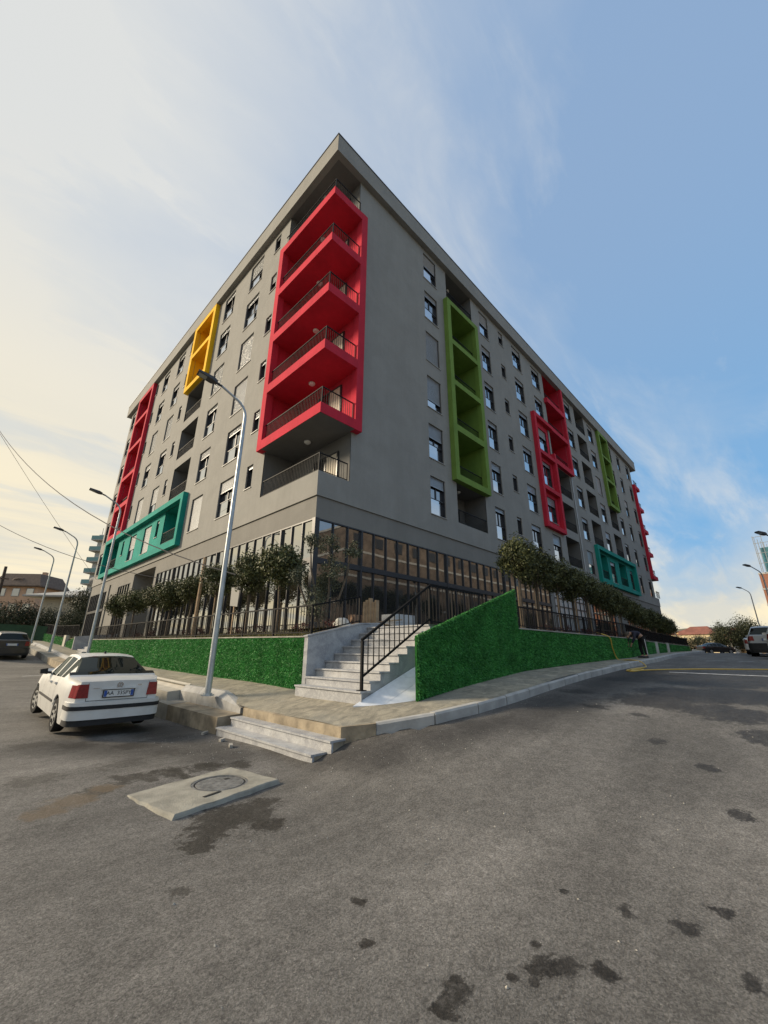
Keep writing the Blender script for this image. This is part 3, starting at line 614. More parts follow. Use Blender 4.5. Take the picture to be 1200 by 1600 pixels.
def asphalt():
    m = bpy.data.materials.new('asphalt'); m.use_nodes = True; t = NT(m.node_tree); b = m.node_tree.nodes['Principled BSDF']
    pos = t.n('ShaderNodeNewGeometry').outputs['Position']
    big = t.noise(pos, .35, 6, .62, .3); mid = t.noise(pos, 2.4, 6, .65); mic = t.noise(pos, 42, 5, .8); grit = t.noise(pos, 130, 3, .8)
    base = t.mix(t.ramp(big, .34, .68), (.130, .124, .115), (.198, .187, .172))
    base = t.mix(t.ramp(mid, .35, .7, 0, .35), base, (.125, .117, .108))
    base = t.vmath('MULTIPLY', base, t.ramp(mic, .30, .70, .62, 1.40, False)); base = t.vmath('MULTIPLY', base, t.ramp(grit, .3, .7, .72, 1.3, False))
    vor = t.n('ShaderNodeTexVoronoi'); t.set(vor.inputs['Vector'], pos); vor.inputs['Scale'].default_value = 38
    chip = t.math('MULTIPLY', t.ramp(vor.outputs['Distance'], .16, .08), t.ramp(vor.outputs['Color'], .82, .86))
    base = t.mix(chip, base, (.36, .34, .31))
    v2 = t.n('ShaderNodeTexVoronoi'); t.set(v2.inputs['Vector'], pos); v2.inputs['Scale'].default_value = 105
    sepc = t.n('ShaderNodeSeparateColor', i_0=v2.outputs['Color']); base = t.vmath('MULTIPLY', base, t.ramp(sepc.outputs[0], 0, 1, .70, 1.32, False))
    mot = t.noise(pos, 9, 5, .7); base = t.vmath('MULTIPLY', base, t.ramp(mot, .3, .7, .78, 1.2, False))
    trk = t.n('ShaderNodeMapping'); t.set(trk.inputs[0], pos); trk.inputs['Rotation'].default_value = (0, 0, R(40)); trk.inputs['Scale'].default_value = (.18, 1.1, 1); base = t.vmath('MULTIPLY', base, t.ramp(t.noise(trk.outputs[0], 1.2, 5, .6), .35, .65, .84, 1.12))
    nz = t.n('ShaderNodeTexNoise'); t.set(nz.inputs['Vector'], pos); nz.inputs['Scale'].default_value = 4.6; nz.inputs['Detail'].default_value = 9; nz.inputs['Roughness'].default_value = .74
    warp = t.vmath('MULTIPLY', t.vmath('SUBTRACT', nz.outputs['Color'], (.5, .5, .5)), (1.0, 1.0, 0))
    fine_ = t.noise(pos, 22, 6, .75)
    def blobs(L, soft, wscale):
        acc = None
        for q in L:
            x, y, r = q[:3]; dep = q[3] if len(q) > 3 else 1.0
            p = t.vmath('ADD', pos, t.vmath('MULTIPLY', warp, (min(1.3, r * wscale),) * 2 + (0,)))
            d = t.vmath('DISTANCE', t.vmath('MULTIPLY', p, (1, 1, 0)), (x, y, 0))
            d = t.math('ADD', d, t.math('MULTIPLY', t.math('SUBTRACT', fine_, .5), min(.5, r * 1.5) if soft < .5 else 0.0))
            f = t.ramp(d, r * (1 + soft * .35), r * (1 - soft), 0, dep)
            acc = f if acc is None else t.math('MAXIMUM', acc, f)
        return acc
    fresh = blobs(FRESH, .85, .55)
    base = t.mix(t.math('MULTIPLY', fresh, .96), base, t.vmath('MULTIPLY', base, (.40, .40, .41)))
    st = blobs(STAINS, .22, 4.6)
    st = t.math('MULTIPLY', st, t.ramp(fine_, .32, .55, .55, 1.0))
    st = t.math('MULTIPLY', st, t.ramp(mid, .25, .6, .88, 1.0))
    base = t.mix(st, base, t.vmath('MULTIPLY', base, (.17, .155, .14)))
    br = blobs(BROWN, .5, 3.2); base = t.mix(t.math('MULTIPLY', br, .55), base, (.15, .105, .06))
    t.set(b.inputs['Base Color'], base)
    t.set(b.inputs['Roughness'], t.ramp(st, 0, 1, .9, .62)); b.inputs['Specular IOR Level'].default_value = .3
    bn = t.n('ShaderNodeBump'); bn.inputs['Strength'].default_value = .8; bn.inputs['Distance'].default_value = .012
    t.set(bn.inputs['Height'], t.math('ADD', mic, t.math('MULTIPLY', grit, .6))); t.set(b.inputs['Normal'], bn.outputs[0])
    return m
M_ASPH = asphalt()
def paving():
    m = bpy.data.materials.new('stamped_paving'); m.use_nodes = True; t = NT(m.node_tree); b = m.node_tree.nodes['Principled BSDF']
    pos = t.n('ShaderNodeNewGeometry').outputs['Position']
    mp_ = t.n('ShaderNodeMapping'); t.set(mp_.inputs[0], pos); mp_.inputs['Rotation'].default_value = (0, 0, R(38)); mp_.inputs['Scale'].default_value = (1.2, 1.9, 1)
    a = t.noise(mp_.outputs[0], 2.6, 6, .66, .8); c = t.mix(t.ramp(a, .3, .7), (.185, .17, .135), (.36, .325, .25))
    d = t.noise(pos, .9, 5, .6); c = t.mix(t.ramp(d, .45, .7, 0, .6), c, (.22, .215, .19))
    w1 = t.noise(pos, 1.4, 5, .6); c = t.mix(t.ramp(w1, .56, .72, 0, .7), c, (.47, .42, .32))
    c = t.vmath('MULTIPLY', c, t.ramp(t.noise(pos, 70, 3, .7), .3, .7, .85, 1.15))
    t.set(b.inputs['Base Color'], c); b.inputs['Roughness'].default_value = .85; b.inputs['Specular IOR Level'].default_value = .3
    bn = t.n('ShaderNodeBump'); bn.inputs['Strength'].default_value = .5; bn.inputs['Distance'].default_value = .02; t.set(bn.inputs['Height'], t.math('ADD', a, t.noise(pos, 50, 3, .7))); t.set(b.inputs['Normal'], bn.outputs[0])
    return m
M_PAVE = paving()
M_SOIL = mat('garden_soil', (.09, .075, .045), .95, .2, var=.35, vscale=4, coord='World')
M_EARTH = mat('dry_earth', (.16, .14, .09), .95, .2, var=.3, vscale=.05, coord='World')

KX = [4.62, 4.95, 5.74, 6.75, 8, 9.54, 12, 16, 20.6, 29, 45, 60, 80]; KY = [5.42, 5.07, 4.44, 4.20, 4.2, 4.2, 4.25, 4.27, 4.3, 5.0, 6.0, 8.0, 11]
def kerb_y(x): return np.interp(x, KX, KY)
xs = np.concatenate([np.arange(-40, -6, 2), np.arange(-6, 26, .3), np.arange(26, 112, 2.0)]); ys = np.concatenate([np.arange(-42, -6, 2), np.arange(-6, 16, .3), np.arange(16, 62, 1.0)])
gx, gy = np.meshgrid(xs, ys, indexing='ij'); gz = np.clip(zr(gx, gy), -.6, 2.2)
hid = (gx > 4.95) & (gy > kerb_y(gx) + .30); gz = np.where(hid, gz - .8, gz)
hid2 = (gx > 4.45) & (gy > 8.9) & ~hid; gz = np.where(hid2, gz - .3, gz)
nx, ny = len(xs), len(ys)
me = bpy.data.meshes.new('road')
idx = np.arange(nx * ny).reshape(nx, ny)
F4 = np.stack([idx[:-1, :-1], idx[1:, :-1], idx[1:, 1:], idx[:-1, 1:]], -1).reshape(-1, 4)
me.from_pydata(np.stack([gx, gy, gz], -1).reshape(-1, 3).tolist(), [], F4.tolist()); me.materials.append(M_ASPH)
me.polygons.foreach_set('use_smooth', [True] * len(me.polygons))
road = bpy.data.objects.new('road', me); COL.objects.link(road); tag(road, kind='structure')
g = MB(); g.quad((-2500, -2500, -.9), (2500, -2500, -.9), (2500, 2500, -.9), (-2500, 2500, -.9)); tag(g.build('ground', M_EARTH), kind='structure')

def loft(A, B, n, zf, mb):
    """sheet between two matching polylines, heights from zf"""
    k = len(mb.v)
    for a, b in zip(A, B):
        for j in range(n + 1):
            q = j / n; x = a[0] + (b[0]-a[0]) * q; y = a[1] + (b[1]-a[1]) * q; mb.v.append((x, y, float(zf(x, y))))
    for i in range(len(A) - 1):
        for j in range(n): mb.f.append((k + i*(n+1) + j, k + (i+1)*(n+1) + j, k + (i+1)*(n+1) + j + 1, k + i*(n+1) + j + 1))
WXY = [(5.9, 5.9), (6.3, 5.28), (10.4, 5.25), (20.4, 5.2), (29, 6.1), (45, 7.0), (60, 9), (80, 12)]
def wall_y(x): return np.interp(x, [p[0] for p in WXY], [p[1] for p in WXY])
sw = MB(); A, B = [], []
for y in np.arange(50, 8.9, -.8): A.append((4.76, y)); B.append((6.0, y))
for y in np.arange(8.9, 5.5, -.3): A.append((4.62, y)); B.append((6.6, max(y, 5.7)))
for x in np.concatenate([np.arange(4.66, 9, .25), np.arange(9, 80, 1.2)]): A.append((x, float(kerb_y(x)) + .06)); B.append((max(x, 6.4) + .3, float(wall_y(max(x, 6.3))) + .25))
loft(A, B, 6, zs, sw); sidewalk = tag(sw.build('sidewalk', M_PAVE, smooth=True), kind='structure')
# front edge of the paving over the two marble steps
ed = MB(); ed.prism([(4.60, 8.55, .10), (4.66, 8.55, .10), (4.66, 8.55, .478), (4.60, 8.55, .468)], (0, -3.13, 0)); ed.build('pavement_edge', M_CONCB, sidewalk)
ed = MB(); ed.prism([(4.60, 5.42, 0), (4.99, 5.03, .2), (5.03, 5.10, .2), (4.66, 5.46, 0)], (0, 0, .5)); 
ed = MB(); ed.add([(4.60, 5.415, .05), (4.98, 5.03, .2), (5.04, 5.10, .2), (4.664, 5.47, .05), (4.60, 5.415, .472), (4.98, 5.03, .525), (5.04, 5.10, .525), (4.664, 5.47, .474)], [(0,3,2,1),(4,5,6,7),(0,1,5,4),(1,2,6,5),(2,3,7,6),(3,0,4,7)]); ed.build('pavement_edge', M_CONCB, sidewalk)
# kerb stones along the right-hand road
kerb = tag(thing('kerb', None, None), kind='structure')
P = [(4.98, 5.04)]; x = 4.98
while x < 62:
    step = .95 if x < 26 else 2.0
    x2 = x
    while math.hypot(x2 - x, float(kerb_y(x2) - kerb_y(x))) < step: x2 += .01
    P.append((x2, float(kerb_y(x2)))); x = x2
rk = random.Random(3)
for a, b in zip(P[:-1], P[1:]):
    d = Vector((b[0]-a[0], b[1]-a[1], 0)); L_ = d.length; d.normalize(); nrm = Vector((-d.y, d.x, 0)); g_ = .013
    pa = Vector((*a, 0)) + d * g_; pb = Vector((*b, 0)) - d * g_; jz = rk.uniform(-.006, .006)
    def top(p): return float(zr(p.x, p.y)) + .165 + jz
    vs = []
    for p in (pa, pb):
        zt = top(p)
        for off, z in ((0, zt - .42), (0, zt - .03), (.03, zt), (.15, zt), (.15, zt - .42)): q = p + nrm * off; vs.append((q.x, q.y, z))
    m = MB(); m.add(vs, [(0, 1, 2, 3, 4), (9, 8, 7, 6, 5)] + [(i, i + 5, (i+1) % 5 + 5, (i+1) % 5) for i in range(5)]); m.build('kerb_stone', M_CONCG, kerb)
# left-hand kerb: low concrete ledge in front of the raised kerb stones
def ledge(y0, y1, n, zt):
    for i in range(n):
        a = y0 + (y1-y0) * i / n + .006; b = y0 + (y1-y0) * (i+1) / n - .006; za, zb2 = zt(a), zt(b)
        m = MB(); m.add([(4.15, a, za - .7), (4.74, a, za - .7), (4.74, b, zb2 - .7), (4.15, b, zb2 - .7), (4.15, a, za), (4.74, a, za + .03), (4.74, b, zb2 + .03), (4.15, b, zb2)], [(0,3,2,1),(4,5,6,7),(0,1,5,4),(1,2,6,5),(2,3,7,6),(3,0,4,7)])
        m.build('concrete_block', M_CONCB if i < 2 else M_CONC, led)
led = thing('concrete_ledge', 'low stained concrete ledge running from the two marble steps past the white saloon', 'ledge', (4.4, 8.7, 0))
ledge(8.72, 17.0, 6, lambda y: .31 + max(0, y - 12) * .045)
led = thing('concrete_ledge', 'concrete ledge beside the dark parked estate car, by the third lamp post', 'ledge', (4.4, 26, .9))
ledge(26.0, 44, 8, lambda y: float(zr(4.1, y)) + .32)
ks = tag(thing('kerb', None, None), kind='structure')
def kstone(y0, y1, z0f, z1f, xa=4.64, xb=4.86, m_=None, nose=False):
    m = MB(); vs = []
    for y, k in ((y0, 0), (y1, 1)):
        b_, t_ = z0f(y), z1f(y) - (.24 if nose and k == 0 else 0); w_ = xb - (.0)
        vs += [(xa, y, b_), (xa, y, t_ - (.13 if not (nose and k == 0) else .02)), (xa + .12, y, t_), (w_, y, t_), (w_, y, b_)]
    m.add(vs, [(4, 3, 2, 1, 0), (5, 6, 7, 8, 9)] + [(i, (i+1) % 5, (i+1) % 5 + 5, i + 5) for i in range(5)]); m.build('kerb_stone', m_ or M_CONCG, ks)
zk = lambda y: float(zs(4.8, y)) + .015; zl = lambda y: zk(y) - .8
kstone(8.75, 9.85, zl, lambda y: .70, nose=True); kstone(9.86, 10.98, zl, lambda y: .695); kstone(10.99, 12.1, zl, lambda y: .695)
for i in range(16): kstone(26 + i * 1.1, 27.085 + i * 1.1, zl, zk)
for i in range(8): kstone(15.4 + i * 1.3, 16.69 + i * 1.3, zl, zk)
pl = thing('concrete_plinth', 'pale flat slab laid on the ledge behind the white saloon', 'slab', (4.6, 12.2, .3)); m = MB()
m.add([(4.32, 12.12, .30), (4.9, 12.12, .30), (4.9, 15.2, .42), (4.32, 15.2, .42), (4.32, 12.12, .55), (4.66, 12.12, .58), (4.66, 15.2, .66), (4.32, 15.2, .64), (4.9, 12.12, .72), (4.9, 15.2, .78)], [(0, 1, 8, 5, 4), (3, 7, 6, 9, 2), (4, 5, 6, 7), (5, 8, 9, 6), (0, 4, 7, 3), (1, 2, 9, 8), (0, 3, 2, 1)]); m.build('slab', M_PALE, pl)
# two marble steps from the road up to the paving
st = thing('kerb_steps', 'two broad grey marble steps up from the road to the pavement corner', 'steps', (4.3, 7, 0))
for x0, y0, y1, z0, z1 in ((4.10, 5.47, 8.62, -.35, .155), (4.36, 5.36, 8.58, -.3, .315)):
    m = MB(); n = 4
    for i in range(n): 
        a = y0 + (y1-y0) * i / n; b = y0 + (y1-y0) * (i+1) / n
        m = MB(); m.box((x0 + .015, a + .002, z0), (x0 + .05, b - .002, z1 - .031)); m.build('riser', M_MARB, st)
        m = MB(); m.box((x0 - .012, a + .0015, z1 - .03), (x0 + .30, b - .0015, z1)); m.build('tread', M_MARB, st)
    m = MB(); m.box((x0 + .051, y0 + .01, z0), (4.62, y1 - .01, z1 - .034)); m.build('core', M_CONCB, st)
# ---------------------------------------------------------------- terrace and gardens
M_LAWN = mat('lawn_soil', (.13, .125, .05), .95, .2, var=.35, vscale=5, coord='World')
t = MB(); t.quad((5.95, 8.3, 1.88), (8.40, 8.3, 2.15), (8.40, 31.0, 2.17), (5.95, 31.0, 2.1)); t.quad((5.95, 34.6, 2.18), (8.40, 34.6, 2.19), (8.40, 50, 2.6), (5.95, 50, 2.5))
tag(t.build('garden_bed', M_LAWN), kind='structure')
t = MB(); t.add([(7.7, 6.0, 2.19), (10.2, 6.0, 2.19), (10.2, 5.4, 2.19), (14, 5.4, 2.19), (14, 11.8, 2.19), (7.0, 11.8, 2.19), (7.0, 8.25, 2.19), (7.7, 8.25, 2.19)], [tuple(range(8))])
tag(t.build('terrace', M_MARB), kind='structure')
t = MB()
A = [(14 + i * 2, float(wall_y(14 + i * 2)) + .2) for i in range(17)]; B = [(a[0], 11.9) for a in A]; loft(A, B, 2, lambda x, y: 2.16, t); tag(t.build('garden_bed', M_SOIL), kind='structure')
# ---------------------------------------------------------------- entrance stairs
es = thing('entrance_staircase', 'grey marble staircase of nine steps rising to the glazed corner entrance', 'staircase', (5.55, 7, .66))
SX, SR, ST, SY0, SY1 = 5.55, .1635, .268, 6.06, 8.16
for i in range(9):
    x = SX + ST * i; z1 = .885 + SR * i; z0 = z1 - SR if i else .45; y0 = SY0; y1 = SY1 - (.0 if i == 0 else .004)
    if i == 0: y0 = SY0 - .04
    cuts = [y0, y0 + (y1-y0) * (.52 if i % 2 else .58), y1]
    for a, b in zip(cuts[:-1], cuts[1:]):
        m = MB(); m.box((x + .02, a + .0015, z0), (x + .045, b - .0015, z1 - .031)); m.build('riser', M_MARB, es)
        m = MB(); m.box((x - .012, a + .001, z1 - .03), (x + ST + .04, b - .001, z1)); m.build('tread', M_MARB, es)
m = MB(); prof = [(SX + .05, .45)]
for i in range(9): z1 = .885 + SR * i - .033; prof += [(SX + .05 + ST * i, z1), (SX + .05 + ST * (i+1), z1)]
prof += [(SX + .05 + ST * 9, .45)]
m.prism([(a, SY0 + .012, b) for a, b in prof], (0, SY1 - SY0 - .03, 0)); m.build('flank', M_MARB, es)
# cheek wall on the left, its top rising with the landing
m = MB(); m.prism([(5.83, 8.165, .4), (8.3, 8.165, .4), (8.3, 8.165, 2.30), (7.5, 8.165, 2.26), (5.83, 8.165, 1.90)], (0, .14, 0)); m.build('cheek_wall', M_MARB, es)
m = MB(); m.prism([(5.80, 8.15, 1.903), (7.5, 8.15, 2.263), (8.3, 8.15, 2.303), (8.3, 8.15, 2.335), (7.5, 8.15, 2.295), (5.80, 8.15, 1.935)], (0, .17, 0)); m.build('coping', M_MARB, es)
# ramp between the stairs and the grass-faced wall
M_RAMP = mat('pale_ramp_tiles', (.74, .76, .79), .55, .4, var=.07, vscale=6, coord='World')
rp = thing('access_ramp', 'pale tiled ramp between the staircase and the grass-faced wall', 'ramp', (6, 5.7, .6))
rz_ = lambda x, y: min(.655 + .36 * (x - 5.41 + 1.1 * (y - 6.05)), 2.187)
for r_, (y0, y1) in enumerate(((5.34, 5.692), (5.698, 6.055))):
    xa, xb = 5.41 - 1.1 * (y0 - 6.05), 5.41 - 1.1 * (y1 - 6.05)
    for i in range(9):
        a0, a1 = xa + .60 * i, xa + .60 * i + .594; b0, b1 = xb + .60 * i, xb + .60 * i + .594
        if a0 > 10.2: break
        P4 = [(a0, y0), (a1, y0), (b1, y1), (b0, y1)]
        m = MB(); m.add([(x, y, rz_(x, y) - .5) for x, y in P4] + [(x, y, rz_(x, y)) for x, y in P4], [(0,3,2,1),(4,5,6,7),(0,1,5,4),(1,2,6,5),(2,3,7,6),(3,0,4,7)]); m.build('tile', M_RAMP, rp)
# ---------------------------------------------------------------- artificial grass walls
def turf_mat(name, c0, c1):
    m = bpy.data.materials.new(name); m.use_nodes = True; t = NT(m.node_tree); b = m.node_tree.nodes['Principled BSDF']
    pos = t.n('ShaderNodeNewGeometry').outputs['Position']
    rnd = t.n('ShaderNodeNewGeometry').outputs['Random Per Island']
    a = t.noise(pos, 2.2, 5, .65); c = t.mix(rnd, c0, c1); c = t.vmath('MULTIPLY', c, t.ramp(a, .3, .7, .72, 1.25))
    t.set(b.inputs['Base Color'], c); b.inputs['Roughness'].default_value = .5; b.inputs['Specular IOR Level'].default_value = .35
    return m
M_TURF = turf_mat('artificial_grass', (.018, .14, .032), (.12, .44, .10)); M_TURFB = mat('grass_backing', (.016, .09, .018), .95, .1, var=.5, vscale=30, coord='World')
rng = np.random.default_rng(5)
def blades(poly_uv, to3, nrm, n, ln=.05, wd=.011):
    """n little blades over a polygon given as rectangle bounds with a test; returns mesh data"""
    (u0, u1, v0, v1), inside = poly_uv
    u = rng.uniform(u0, u1, n * 2); v = rng.uniform(v0, v1, n * 2); ok = inside(u, v); u, v = u[ok][:n], v[ok][:n]; k = len(u)
    P = to3(u, v); N = np.array(nrm); N = N if N.ndim == 2 else np.tile(N, (k, 1))
    D = N * .75 + rng.normal(0, .55, (k, 3)) + np.array([0, 0, -.12]); D /= np.linalg.norm(D, axis=1)[:, None]
    S = np.cross(D, rng.normal(0, 1, (k, 3))); S /= np.linalg.norm(S, axis=1)[:, None]
    L_ = rng.uniform(.6, 1.25, k)[:, None] * ln
    a = P - S * wd / 2 - D * .004; b_ = P + S * wd / 2 - D * .004; c = P + S * wd * .35 + D * L_ * .6; d = P - S * wd * .35 + D * L_ * .6; e = P + D * L_ + np.array([0, 0, -1]) * L_ * .25
    V = np.stack([a, b_, c, d, e], 1).reshape(-1, 3); i = np.arange(k)[:, None] * 5
    return V, np.concatenate([i + 0, i + 1, i + 2, i + 3], 1).tolist() + np.concatenate([i + 3, i + 2, i + 4], 1).tolist()
def stuff_mesh(name, V, Fs, m, parent=None):
    off = np.array(wl(parent)) if parent else np.zeros(3)
    me = bpy.data.meshes.new(name); me.from_pydata((V - off).tolist(), [], Fs); me.materials.append(m)
    o = bpy.data.objects.new(name, me); COL.objects.link(o); o.parent = parent; o['kind'] = 'stuff'; return o
def turf(name_parent, a, b, zb, zt, normal, dens, ln=.05):
    """grass facing over the wall face from plan point a to b; zb and zt give bottom and top along it (0..1)"""
    a = np.array(a); b = np.array(b); Ln = np.linalg.norm(b - a); z0 = min(zb(0), zb(1)); z1 = max(zt(0), zt(1), zt(.5))
    to3 = lambda u, v: np.stack([a[0] + (b[0]-a[0]) * u, a[1] + (b[1]-a[1]) * u, v], 1)
    n = int(dens * Ln * (z1 - z0)); V, Fs = blades(((0, 1, z0, z1), lambda u, v: (v > zb(u)) & (v < zt(u))), to3, normal, n, ln)
    return stuff_mesh('grass_facing', V, Fs, M_TURF, name_parent)
def lin(a, b): return lambda q: a + (b - a) * q
# left wall
hw = thing('grass_wall', 'long low wall faced in artificial grass left of the staircase', 'wall', (5.9, 19, .8))
m = MB(); m.add([(5.885, 8.31, .4), (6.05, 8.31, .4), (6.05, 30.3, .6), (5.885, 30.3, .6), (5.885, 8.31, 1.89), (6.05, 8.31, 1.89), (6.05, 30.3, 2.09), (5.885, 30.3, 2.09)], [(0,3,2,1),(4,5,6,7),(0,1,5,4),(1,2,6,5),(2,3,7,6),(3,0,4,7)]); m.build('core', M_TURFB, hw)
zsl = lambda q, y0, y1: .0
for y0, y1, dn in ((8.31, 12, 2600), (12, 17, 1700), (17, 23, 900), (23, 30.3, 500)):
    turf(hw, (5.885, y0), (5.885, y1), lin(float(zs(5.87, y0)) + .02, float(zs(5.87, y1)) + .02), lin(1.89 + (y0 - 8.31) * .0091, 1.89 + (y1 - 8.31) * .0091), (-1, 0, 0), dn, .05 if y0 < 15 else .07)
m = MB(); m.add([(5.87, 8.33, 1.892), (6.08, 8.33, 1.892), (6.08, 30.3, 2.092), (5.87, 30.3, 2.092), (5.87, 8.33, 1.925), (6.08, 8.33, 1.925), (6.08, 30.3, 2.125), (5.87, 30.3, 2.125)], [(0,3,2,1),(4,5,6,7),(0,1,5,4),(1,2,6,5),(2,3,7,6),(3,0,4,7)]); m.build('coping', M_CONC, hw)
# right wall: tall sloping piece beside the ramp
hw = thing('grass_wall', 'tall wall with sloping top faced in artificial grass right of the ramp', 'wall', (8.4, 5.3, .7))
W0, W1 = (6.3, 5.28), (10.42, 5.25)
m = MB(); m.prism([(6.3, 5.28, .2), (10.42, 5.25, .6), (10.42, 5.25, 3.20), (6.3, 5.28, 1.88)], (0, .05, 0)); m.build('core', M_TURFB, hw)
turf(hw, W0, W1, lin(.74, 1.13), lin(1.89, 3.21), (0, -1, 0), 3000); turf(hw, W0, W1, lin(1.855, 3.17), lin(1.89, 3.215), (0, -.5, 1), 2200, .045)
# right wall: low run up the street, with pale pillars
hw = thing('grass_wall', 'low street wall faced in artificial grass under the black fence on the right', 'wall', (20, 5.3, 1.2))
seg = [(10.43, 5.25), (15, 5.23), (20.4, 5.2), (28.4, 6.03)]; seg2 = [(29.1, 6.1), (32.6, 6.3)]; seg3 = [(33.3, 6.35), (45, 7.0)]
for S_ in (seg, seg2, seg3):
    for a, b in zip(S_[:-1], S_[1:]):
        m = MB(); m.prism([(*a, .6), (*b, .6), (*b, 2.17), (*a, 2.17)], (0, .12, 0)); m.build('core', M_TURFB, hw)
        m = MB(); m.prism([(a[0], a[1] - .03, 2.172), (b[0], b[1] - .03, 2.172), (b[0], b[1] - .03, 2.205), (a[0], a[1] - .03, 2.205)], (0, .18, 0)); m.build('coping', M_CONC, hw)
        dn = 2200 if a[0] < 14 else (1100 if a[0] < 20 else 420)
        turf(hw, a, b, lin(float(zs(a[0], a[1])) + .02, float(zs(b[0], b[1])) + .02), lin(2.17, 2.17), (0, -1, 0), dn, .05 if a[0] < 15 else .075)
for x in (28.75, 32.95): 
    y = float(wall_y(x)); m = MB(); m.box((x - .33, y - .06, .9), (x + .33, y + .2, 2.22)); m.build('pillar', M_PALE, hw)
# far left: second stairs and grass walls up the street
s2 = thing('garden_stairs', 'small flight of pale steps between the grass-faced walls at the far left', 'staircase', (5.9, 32.4, 1.3))
for i in range(6):
    m = MB(); m.box((5.75 + .3 * i, 30.9, .6), (6.1 + .3 * i, 34.2, 1.42 + .15 * i)); m.build('step', M_MARB, s2)
m = MB(); m.prism([(5.8, 34.25, .8), (8.2, 34.25, .8), (8.2, 34.25, 2.6), (5.8, 34.25, 2.35)], (0, .15, 0)); m.build('cheek_wall', M_MARB, s2)
for lab, y0, y1, zb0, zb1, zt0, zt1 in (('short wedge of grass-faced wall beyond the small far-left stairs', 34.5, 37.3, 1.42, 1.62, 2.3, 2.05), ('grass-faced wall at the top of the left street by the fourth lamp', 38.2, 50, 1.68, 2.3, 2.3, 2.95)):
    h2 = thing('grass_wall', lab, 'wall', (5.9, y0, zb0)); m = MB()
    m.add([(5.885, y0, zb0 - .5), (6.05, y0, zb0 - .5), (6.05, y1, zb1 - .5), (5.885, y1, zb1 - .5), (5.885, y0, zt0), (6.05, y0, zt0), (6.05, y1, zt1), (5.885, y1, zt1)], [(0,3,2,1),(4,5,6,7),(0,1,5,4),(1,2,6,5),(2,3,7,6),(3,0,4,7)]); m.build('core', M_TURFB, h2)
    turf(h2, (5.885, y0), (5.885, y1), lin(zb0, zb1), lin(zt0, zt1), (-1, 0, 0), 300, .08)
m = MB(); m.box((5.8, 37.35, 1.2), (6.05, 38.15, 2.5)); tag(m.build('gate_pillar', M_PALE), 'pale rendered pillar between two grass-faced walls at far left', 'pillar')
# ---------------------------------------------------------------- fences and railings
bal = {}
def fence(label, pts, h, base, spacing=.115, post_every=1.75, group=None, lim=300):
    """pts: plan polyline with z at the foot of the fence; top rail, bottom rail, posts and balusters"""
    o = thing('fence', label, 'fence', pts[0], group=group); acc = 0; nb = 0; far = MB()
    for a, b in zip(pts[:-1], pts[1:]):
        a, b = Vector(a), Vector(b); L_ = (b - a).length; n = max(1, round(L_ / post_every)); d = (b - a) / n
        m = MB(); m.bar(a + Vector((0, 0, h)), b + Vector((0, 0, h)), .045, .035); m.build('top_rail', M_RAIL, o)
        m = MB(); m.bar(a + Vector((0, 0, .07)), b + Vector((0, 0, .07)), .03, .025); m.build('bottom_rail', M_RAIL, o)
        for i in range(n + 1):
            if i == n and b != Vector(pts[-1]): continue
            p = a + d * i
            k = ('p', h)
            if k not in bal: bal[k] = MB().box((-.022, -.022, -.05), (.022, .022, h - .018)).mesh('post', M_RAIL)
            inst('post', bal[k], p, 0, o)
        nbl = int(L_ / spacing)
        for i in range(1, nbl):
            p = a + (b - a) * (i / nbl)
            k = ('b', h)
            if k not in bal: bal[k] = MB().box((-.007, -.007, .0826), (.007, .007, h - .018)).mesh('baluster', M_RAIL)
            if nb < lim: inst('baluster', bal[k], p, 0, o); nb += 1
            else: far.box((p.x - .007, p.y - .007, p.z + .0826), (p.x + .007, p.y + .007, p.z + h - .018))
    if far.v: tag(far.build('balusters', M_RAIL, o), kind='stuff')
    return o
fence('black picket fence on the grass-faced wall left of the staircase', [(5.97, 30.2, 2.11), (5.97, 22, 2.04), (5.97, 15, 1.985), (5.97, 8.25, 1.935), (7.5, 8.25, 2.28)], .70, 0, lim=298)
fence('black picket fence running up the right-hand street on the low wall', [(10.5, 5.33, 2.2), (20.4, 5.28, 2.2), (29, 6.18, 2.2), (45, 7.08, 2.2)], .57, 0, lim=298)
fence('black fence on the far-left wall beyond the small stairs', [(5.97, 34.5, 2.3), (5.97, 42, 2.5), (5.97, 50, 2.95)], .8, 0, lim=130, spacing=.12)
# stair railing
sr = thing('stair_railing', 'black steel handrail down the right side of the marble staircase', 'railing', (5.66, 6.12, .89))
yR = 6.12; a = Vector((5.66, yR, .888)); b = Vector((7.80, yR, 2.195)); H = .91
m = MB(); m.box((a.x - .025, yR - .025, a.z), (a.x + .025, yR + .025, a.z + H - .02)); m.build('post', M_RAIL, sr); m = MB(); m.box((a.x - .07, yR - .07, a.z), (a.x + .07, yR + .07, a.z + .012)); m.build('foot_plate', M_RAIL, sr)
m = MB(); m.box((b.x - .025, yR - .025, b.z), (b.x + .025, yR + .025, b.z + H - .02)); m.build('post', M_RAIL, sr)
m = MB(); m.bar(a + Vector((-.02, 0, H)), b + Vector((.02, 0, H)), .05, .045); m.build('top_rail', M_RAIL, sr)
m = MB(); m.bar(a + Vector((.026, 0, .25)), b + Vector((-.026, 0, .12)), .035, .035); m.build('bottom_rail', M_RAIL, sr)
for i in range(1, 14):
    q = i / 14; p = a + (b - a) * q; m = MB(); m.box((p.x - .008, yR - .008, p.z + .25 - .13 * q), (p.x + .008, yR + .008, p.z + H - .01)); m.build('baluster', M_RAIL, sr)
c = Vector((10.15, 6.1, 2.195))
